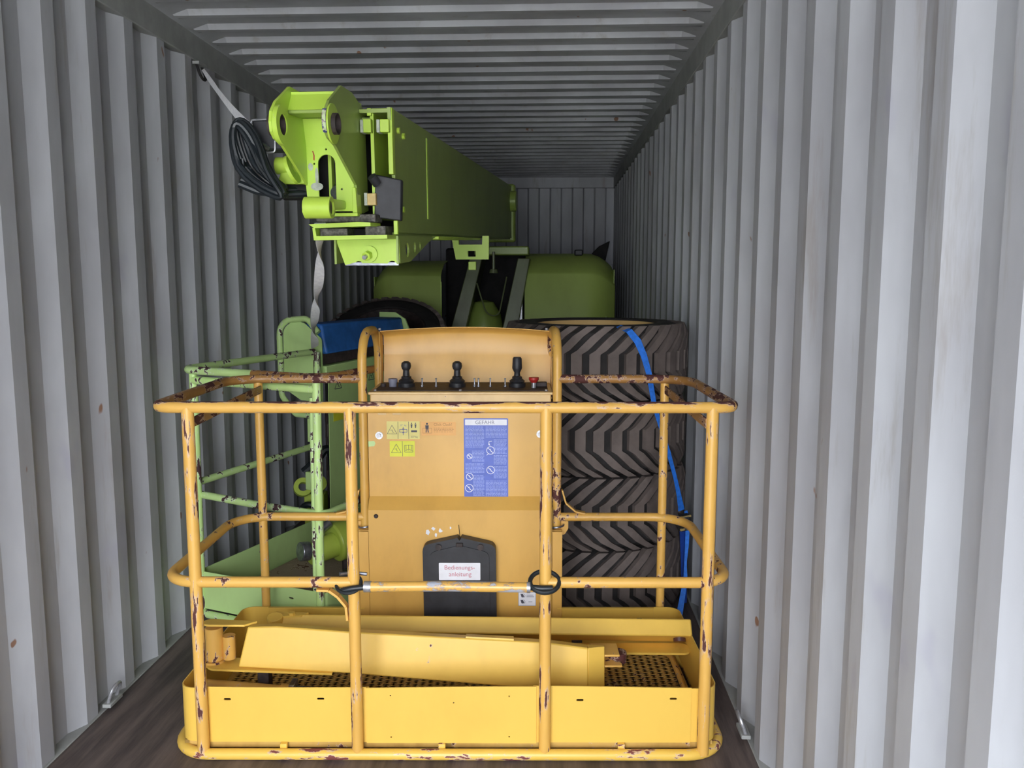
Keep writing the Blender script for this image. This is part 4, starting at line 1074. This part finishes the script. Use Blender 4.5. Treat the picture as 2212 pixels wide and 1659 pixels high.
mfr = BM3(); mfr.tube(fillet([(-0.30, -0.15, 0.176), (-0.470, -0.15, 0.170), (-0.472, -0.15, 0.12)], [0, .01, 0], 4), 0.0035, 8); mfr.tube(fillet([(-0.43, -0.15, 0.060), (-0.390, -0.15, 0.062), (-0.388, -0.15, 0.10)], [0, .01, 0], 4), 0.0035, 8)
mfr.build('socket_bracket_edge', M['zinc'], bl)
m = BM3(); m.box(-0.468, -0.31, -0.145, -0.03, 0.07, 0.172); m.build('socket_box', M['black'], bl, bevel=0.006)
m = BM3(); m.cyl((-0.43, -0.165, 0.085), (-0.415, -0.145, 0.075), 0.010, 10); m.build('socket_pin', M['steel'], bl)

# rest cradle under the boom
m = BM3(); m.plate([(-0.135, -0.352), (0.068, -0.352), (0.070, -0.210), (0.030, -0.210), (0.028, -0.262), (-0.115, -0.262), (-0.118, -0.215), (-0.160, -0.218)], [[(-0.060, -0.335), (-0.012, -0.335), (-0.012, -0.300), (-0.060, -0.300)]], lambda a, b, t: Vector((a, 2.1 + t, b)), 0.03); m.build('boom_rest', M['g_lit'], bl, smooth=0)
m = BM3(); m.box(-0.055, -0.008, 2.08, 2.10, -0.415, -0.365); m.build('rest_foot', M['g_lit'], bl, bevel=0.002)
m = BM3(); m.box(-0.11, 0.03, 2.13, 2.17, -0.262, -0.224); m.build('rest_pad', M['black'], bl)
# boom heel and slew post at the far end
m = BM3(); m.cyl((-0.34, 4.15, 0.09), (0.05, 4.15, 0.09), 0.085, 24); m.build('heel_pivot', M['g_shade'], bl, bevel=0.005)
m = BM3(); m.box(-0.33, 0.03, LB, LB + 0.10, -0.25, 0.235); m.build('boom_heel', M['g_shade'], bl, bevel=0.02)
m = BM3(); m.bar((0.02, 4.05, 0.05), (0.02, 4.05, -0.24), 0.02, 0.03); m.build('heel_lug', M['g_lit'], bl)
# turntable
for xa, xb, s in ((-0.86, -0.66, 1), (-0.43, -0.27, -1)):
    m = MB(False); m.hexa([(xa, 6.85, 1.0), (xa + 0.13, 6.85, 1.0), (xa + 0.13, 7.3, 1.0), (xa, 7.3, 1.0), (xb, 6.95, 1.75), (xb + 0.10, 6.95, 1.75), (xb + 0.10, 7.4, 1.75), (xb, 7.4, 1.75)])
    m.build('riser_arm', M['g_grey'], bl, bevel=0.006)
m = MB(False); m.box(-0.62, -0.18, 6.9, 7.3, 1.775, 1.845); m.build('riser_cross_beam', M['g_shade'], bl, bevel=0.01)
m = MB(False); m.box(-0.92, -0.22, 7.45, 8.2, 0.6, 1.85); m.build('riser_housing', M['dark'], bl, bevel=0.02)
m = MB(False); m.lathe([(0, 0.0), (0.16, 0.0), (0.17, 0.08), (0.14, 0.24), (0.08, 0.34), (0, 0.36)], 24, Matrix.Translation((-0.56, 7.15, 1.05))); m.build('slew_motor', M['g_shade'], bl)
m = MB(False); m.tube(fillet([(-0.60, 6.9, 1.55), (-0.52, 6.85, 1.30), (-0.42, 6.85, 1.28), (-0.36, 6.95, 1.60)], 0.1, 6), 0.006, 8); m.build('hose', M['g_grey'], bl)
m = MB(False); m.cyl((-0.46, 6.85, 1.66), (-0.46, 6.85, 1.80), 0.012, 10); m.lathe([(0, 0), (0.035, 0), (0.03, 0.03), (0, 0.035)], 16, Matrix.Translation((-0.46, 6.85, 1.63))); m.build('grease_hose', M['g_grey'], bl)
# hoods
def hood(x0, x1, yf, z_face, z_top, name, flip=1):
    nx_ = 12; rows = []
    prof = [(0.0, 0.62), (0.0, z_face), (0.012, z_face + 0.018), (0.07, z_face + 0.055), (0.20, z_face + (z_top - z_face) * 0.75), (0.45, z_top), (1.6, z_top + 0.01)]
    for i in range(nx_ + 1):
        t = i / nx_
        e = max(0.0, (t if flip > 0 else 1 - t) - 0.70) / 0.30
        drop = 0.11 * e * e; back = 0.16 * e ** 2.2
        rows.append([(x0 + (x1 - x0) * t, yf + d + back, z - (drop if j > 0 else 0)) for j, (d, z) in enumerate(prof)])
    m = MB(False); m.sheet(rows, 0.006)
    return m.build(name, M['g_hood'], bl, smooth=50)
hood(-0.215, 0.535, 7.0, 1.62, 1.80, 'engine_hood', 1)
hood(-1.50, -0.905, 7.0, 1.60, 1.74, 'tank_hood', -1)
for q in ((0.525, 0.531, 7.18, 8.6, 0.62, 1.66), (-1.50, -1.494, 7.18, 8.6, 0.62, 1.60)):
    m = MB(False); m.box(*q); m.build('hood_side', M['g_hood'], bl)
m = MB(False); m.bar((-0.245, 6.97, 1.14), (-0.245, 6.97, 1.56), 0.028, 0.02, up=(0, 1, 0)); m.build('hood_edge_strip', M['zinc'], bl, bevel=0.003)
m = MB(False); m.box(-0.26, -0.215, 6.965, 6.985, 1.545, 1.565); m.build('hood_hinge', M['g_lit'], bl)
m = MB(False); m.bar((-0.902, 6.985, 1.24), (-0.902, 6.985, 1.56), 0.008, 0.02, up=(0, 1, 0)); m.build('hood_edge_strip', M['g_lit'], bl)
seg = []
m = MB(False)
for k in range(9):
    xx = 0.36 + k * 0.018; h0 = 1.225 + random.uniform(0, 0.01); h1 = h0 + random.uniform(0.02, 0.055)
    m.hexa([(xx, 6.997, h0), (xx + 0.004, 6.997, h0), (xx + 0.004, 6.999, h0), (xx, 6.999, h0), (xx + 0.002, 6.997, h1), (xx + 0.005, 6.997, h1), (xx + 0.005, 6.999, h1), (xx + 0.002, 6.999, h1)])
m.build('scratches', M['g_pale'], bl, smooth=0)
m = MB(False); m.plate([(0.36, 1.77), (0.46, 1.71), (0.50, 1.74), (0.54, 1.93), (0.44, 1.88), (0.38, 1.82)], [], lambda a, b, t: Vector((a, 7.9 + t, b)), 0.05); m.build('hood_latch_flap', M['dark'], bl, bevel=0.01)
m = MB(False); m.box(0.20, 0.27, 7.3, 7.4, 1.78, 1.83); m.build('hood_lamp', M['black'], bl, bevel=0.01)
m = MB(False); m.box(-1.45, 0.50, 7.15, 9.3, 0.50, 0.66); m.build('turntable_deck', M['g_grey'], bl, bevel=0.01)
m = MB(False); m.box(-1.20, 0.25, 7.0, 9.2, 0.22, 0.50); m.build('chassis', M['g_grey'], bl, bevel=0.02)
for xx, yy in ((-1.1, 7.2), (0.1, 7.2), (-1.1, 8.9), (0.1, 8.9)):
    m = MB(False); m.box(xx, xx + 0.2, yy, yy + 0.2, 0.0, 0.22); m.build('support_block', M['brown'], bl, bevel=0.01)

# ------------------------------------------------------------------ black cable coil on the boom head
cc = thing('cable_coil', 'coil of black and dark green cables hanging on the left of the boom head', 'cable', tuple(B3(-0.43, -0.16, 0.10)))
for k in range(6):
    m = BM3()
    o1, o2 = random.uniform(-.012, .012), random.uniform(-.01, .01)
    wdt = 0.035 + 0.012 * k
    path = []
    for i in range(28):
        a = 2 * PI * i / 28
        lx = -0.455 - wdt * 0.55 * math.cos(a) + 0.035 * math.sin(a) * -1 + o1 * 0.5
        lz = 0.035 + (0.108 + 0.004 * k) * math.sin(a) + o2
        if math.sin(a) < 0: lx += 0.075 * (-math.sin(a)) ** 2
        path.append((lx, -0.185 - 0.008 * k + 0.02 * math.cos(a + k), lz))
    m.tube(path, 0.0095, 8, closed=True); m.build('cable_loop', M['cable'], cc)
for dz, dy in ((0, 0), (0.015, 0.02)):
    m = BM3(); m.tube(fillet([(-0.52, -0.16 + dy, -0.045 + dz), (-0.46, -0.15 + dy, -0.070 + dz), (-0.38, -0.13 + dy, -0.082 + dz), (-0.30, -0.08 + dy, -0.075 + dz)], 0.06, 4), 0.013, 10); m.build('cable_tail', M['cable'], cc)

# ------------------------------------------------------------------ straps
def strap(name, label, pts, wid, wdirs, mat, cat='strap', th=0.0016, parent=None):
    mb = MB(False)
    vs, fs = [], []
    P = [Vector(p) for p in pts]; n = len(P)
    ws = wid if isinstance(wid, list) else [wid] * n
    for i in range(n):
        t = (P[min(i + 1, n - 1)] - P[max(i - 1, 0)]).normalized()
        w = Vector(wdirs[i]) if isinstance(wdirs, list) else Vector(wdirs)
        w = (w - t * w.dot(t)).normalized()
        nn = t.cross(w).normalized()
        for a, b in ((-.5, -.5), (.5, -.5), (.5, .5), (-.5, .5)):
            vs.append(P[i] + w * ws[i] * a + nn * th * b)
    for i in range(n - 1):
        for k in range(4):
            l = (k + 1) % 4
            fs.append((4 * i + k, 4 * i + l, 4 * i + 4 + l, 4 * i + 4 + k))
    fs += [(3, 2, 1, 0), tuple(4 * n - 4 + k for k in range(4))]
    mb.add(vs, fs)
    o = mb.build(name, M[mat], parent, smooth=60)
    if label: tag(o, label, cat)
    return o
a, b = Vector((XL + 0.045, 3.98, 2.545)), B3(-0.470, -0.155, 0.135)
pts, wd = [], []
for i in range(9):
    t = i / 8
    pts.append(a.lerp(b, t) + Vector((0, 0, -0.012 * math.sin(PI * t)))); wd.append((0.2, 0.1, 1) if t > 0.3 else (0.2, 0.6, 0.6))
strap('lashing_strap', 'white lashing strap stretched from the ceiling ring down to the boom head', pts, [0.014, 0.018, 0.020, 0.022, 0.024, 0.027, 0.031, 0.036, 0.042], wd, 'webwhite')
a, b = B3(-0.250, -0.12, -0.18), Vector((-1.272, 4.50, 1.222))
pts, wd = [], []
for i in range(49):
    t = i / 48
    ang = [0.0, 0.3, 1.5, 2.6, 3.2, 4.6, 5.8, 6.4, 7.5, 8.6, 9.4][min(10, int(t * 10))]
    ang = 0.2 + 10.2 * t
    pts.append(a.lerp(b, t) + Vector((0.006 * math.sin(7 * t), 0, -0.03 * math.sin(PI * t)))); wd.append((math.cos(ang), 0.5 * math.sin(ang), 0.4 * math.sin(ang) + 0.05))
strap('hanging_strap', 'twisted white strap running from under the boom head to the green basket post', pts, 0.040, wd, 'webwhite')

bs = thing('ratchet_strap', 'blue ratchet strap over the stack of lugged wheels on their right side', 'strap', (0.62, 3.98, 0))
def onc(px, z, r=0.462, k=1.0):
    """point on the stack's outside seen along bearing x"""
    return (px, CY - math.sqrt(max(0.0, r * r - (px - CX) ** 2)), z)
pts = [(0.30, 3.84, 1.380), onc(0.345, 1.362), onc(0.385, 1.315), onc(0.415, 1.25), onc(0.44, 1.17), onc(0.470, 1.02), onc(0.50, 0.93), onc(0.545, 0.80), onc(0.588, 0.66), onc(0.612, 0.57), onc(0.63, 0.49)]
strap('strap_web', None, pts, [.034, .034, .032, .029, .026, .022, .019, .020, .018, .022, .032], (1, 0.25, 0.1), 'webblue', parent=bs)
pts = [onc(0.632, 0.47, .470), onc(0.640, 0.36, .472), onc(0.650, 0.24, .474), onc(0.655, 0.10, .476), onc(0.655, 0.02, .476)]
strap('strap_web', None, pts, 0.034, (1, 0.5, 0), 'dkblue', parent=bs)
pts = [onc(0.650, 0.49, .482), onc(0.662, 0.42, .49), onc(0.655, 0.33, .50), onc(0.648, 0.24, .50), (0.645, 3.90, 0.18), (0.610, 3.82, 0.05), (0.600, 3.80, 0.004)]
strap('strap_tail', None, pts, [.016, .020, .018, .012, .020, .028, .030], (1, 0.2, 0.2), 'webblue', parent=bs)
m = MB(False); R_ = Matrix.Rotation(math.radians(35), 3, 'Z')
c0 = Vector(onc(0.636, 0.44, .480))
m.box(c0.x - .026, c0.x + .026, c0.y - .018, c0.y + .006, c0.z - .040, c0.z + .040, R_, tuple(c0)); m.build('ratchet_body', M['dark'], bs, bevel=0.004)
for dz in (-0.030, 0.030):
    m = MB(False); m.cyl(c0 + R_ @ Vector((-0.030, -0.016, dz)), c0 + R_ @ Vector((0.030, -0.016, dz)), 0.006, 10); m.build('ratchet_pin', M['gold'], bs)
m = MB(False); m.bar(c0 + R_ @ Vector((0.0, -0.022, 0.03)), c0 + R_ @ Vector((0, -0.028, -0.03)), 0.030, 0.004); m.build('ratchet_handle', M['steel'], bs, bevel=0.001)
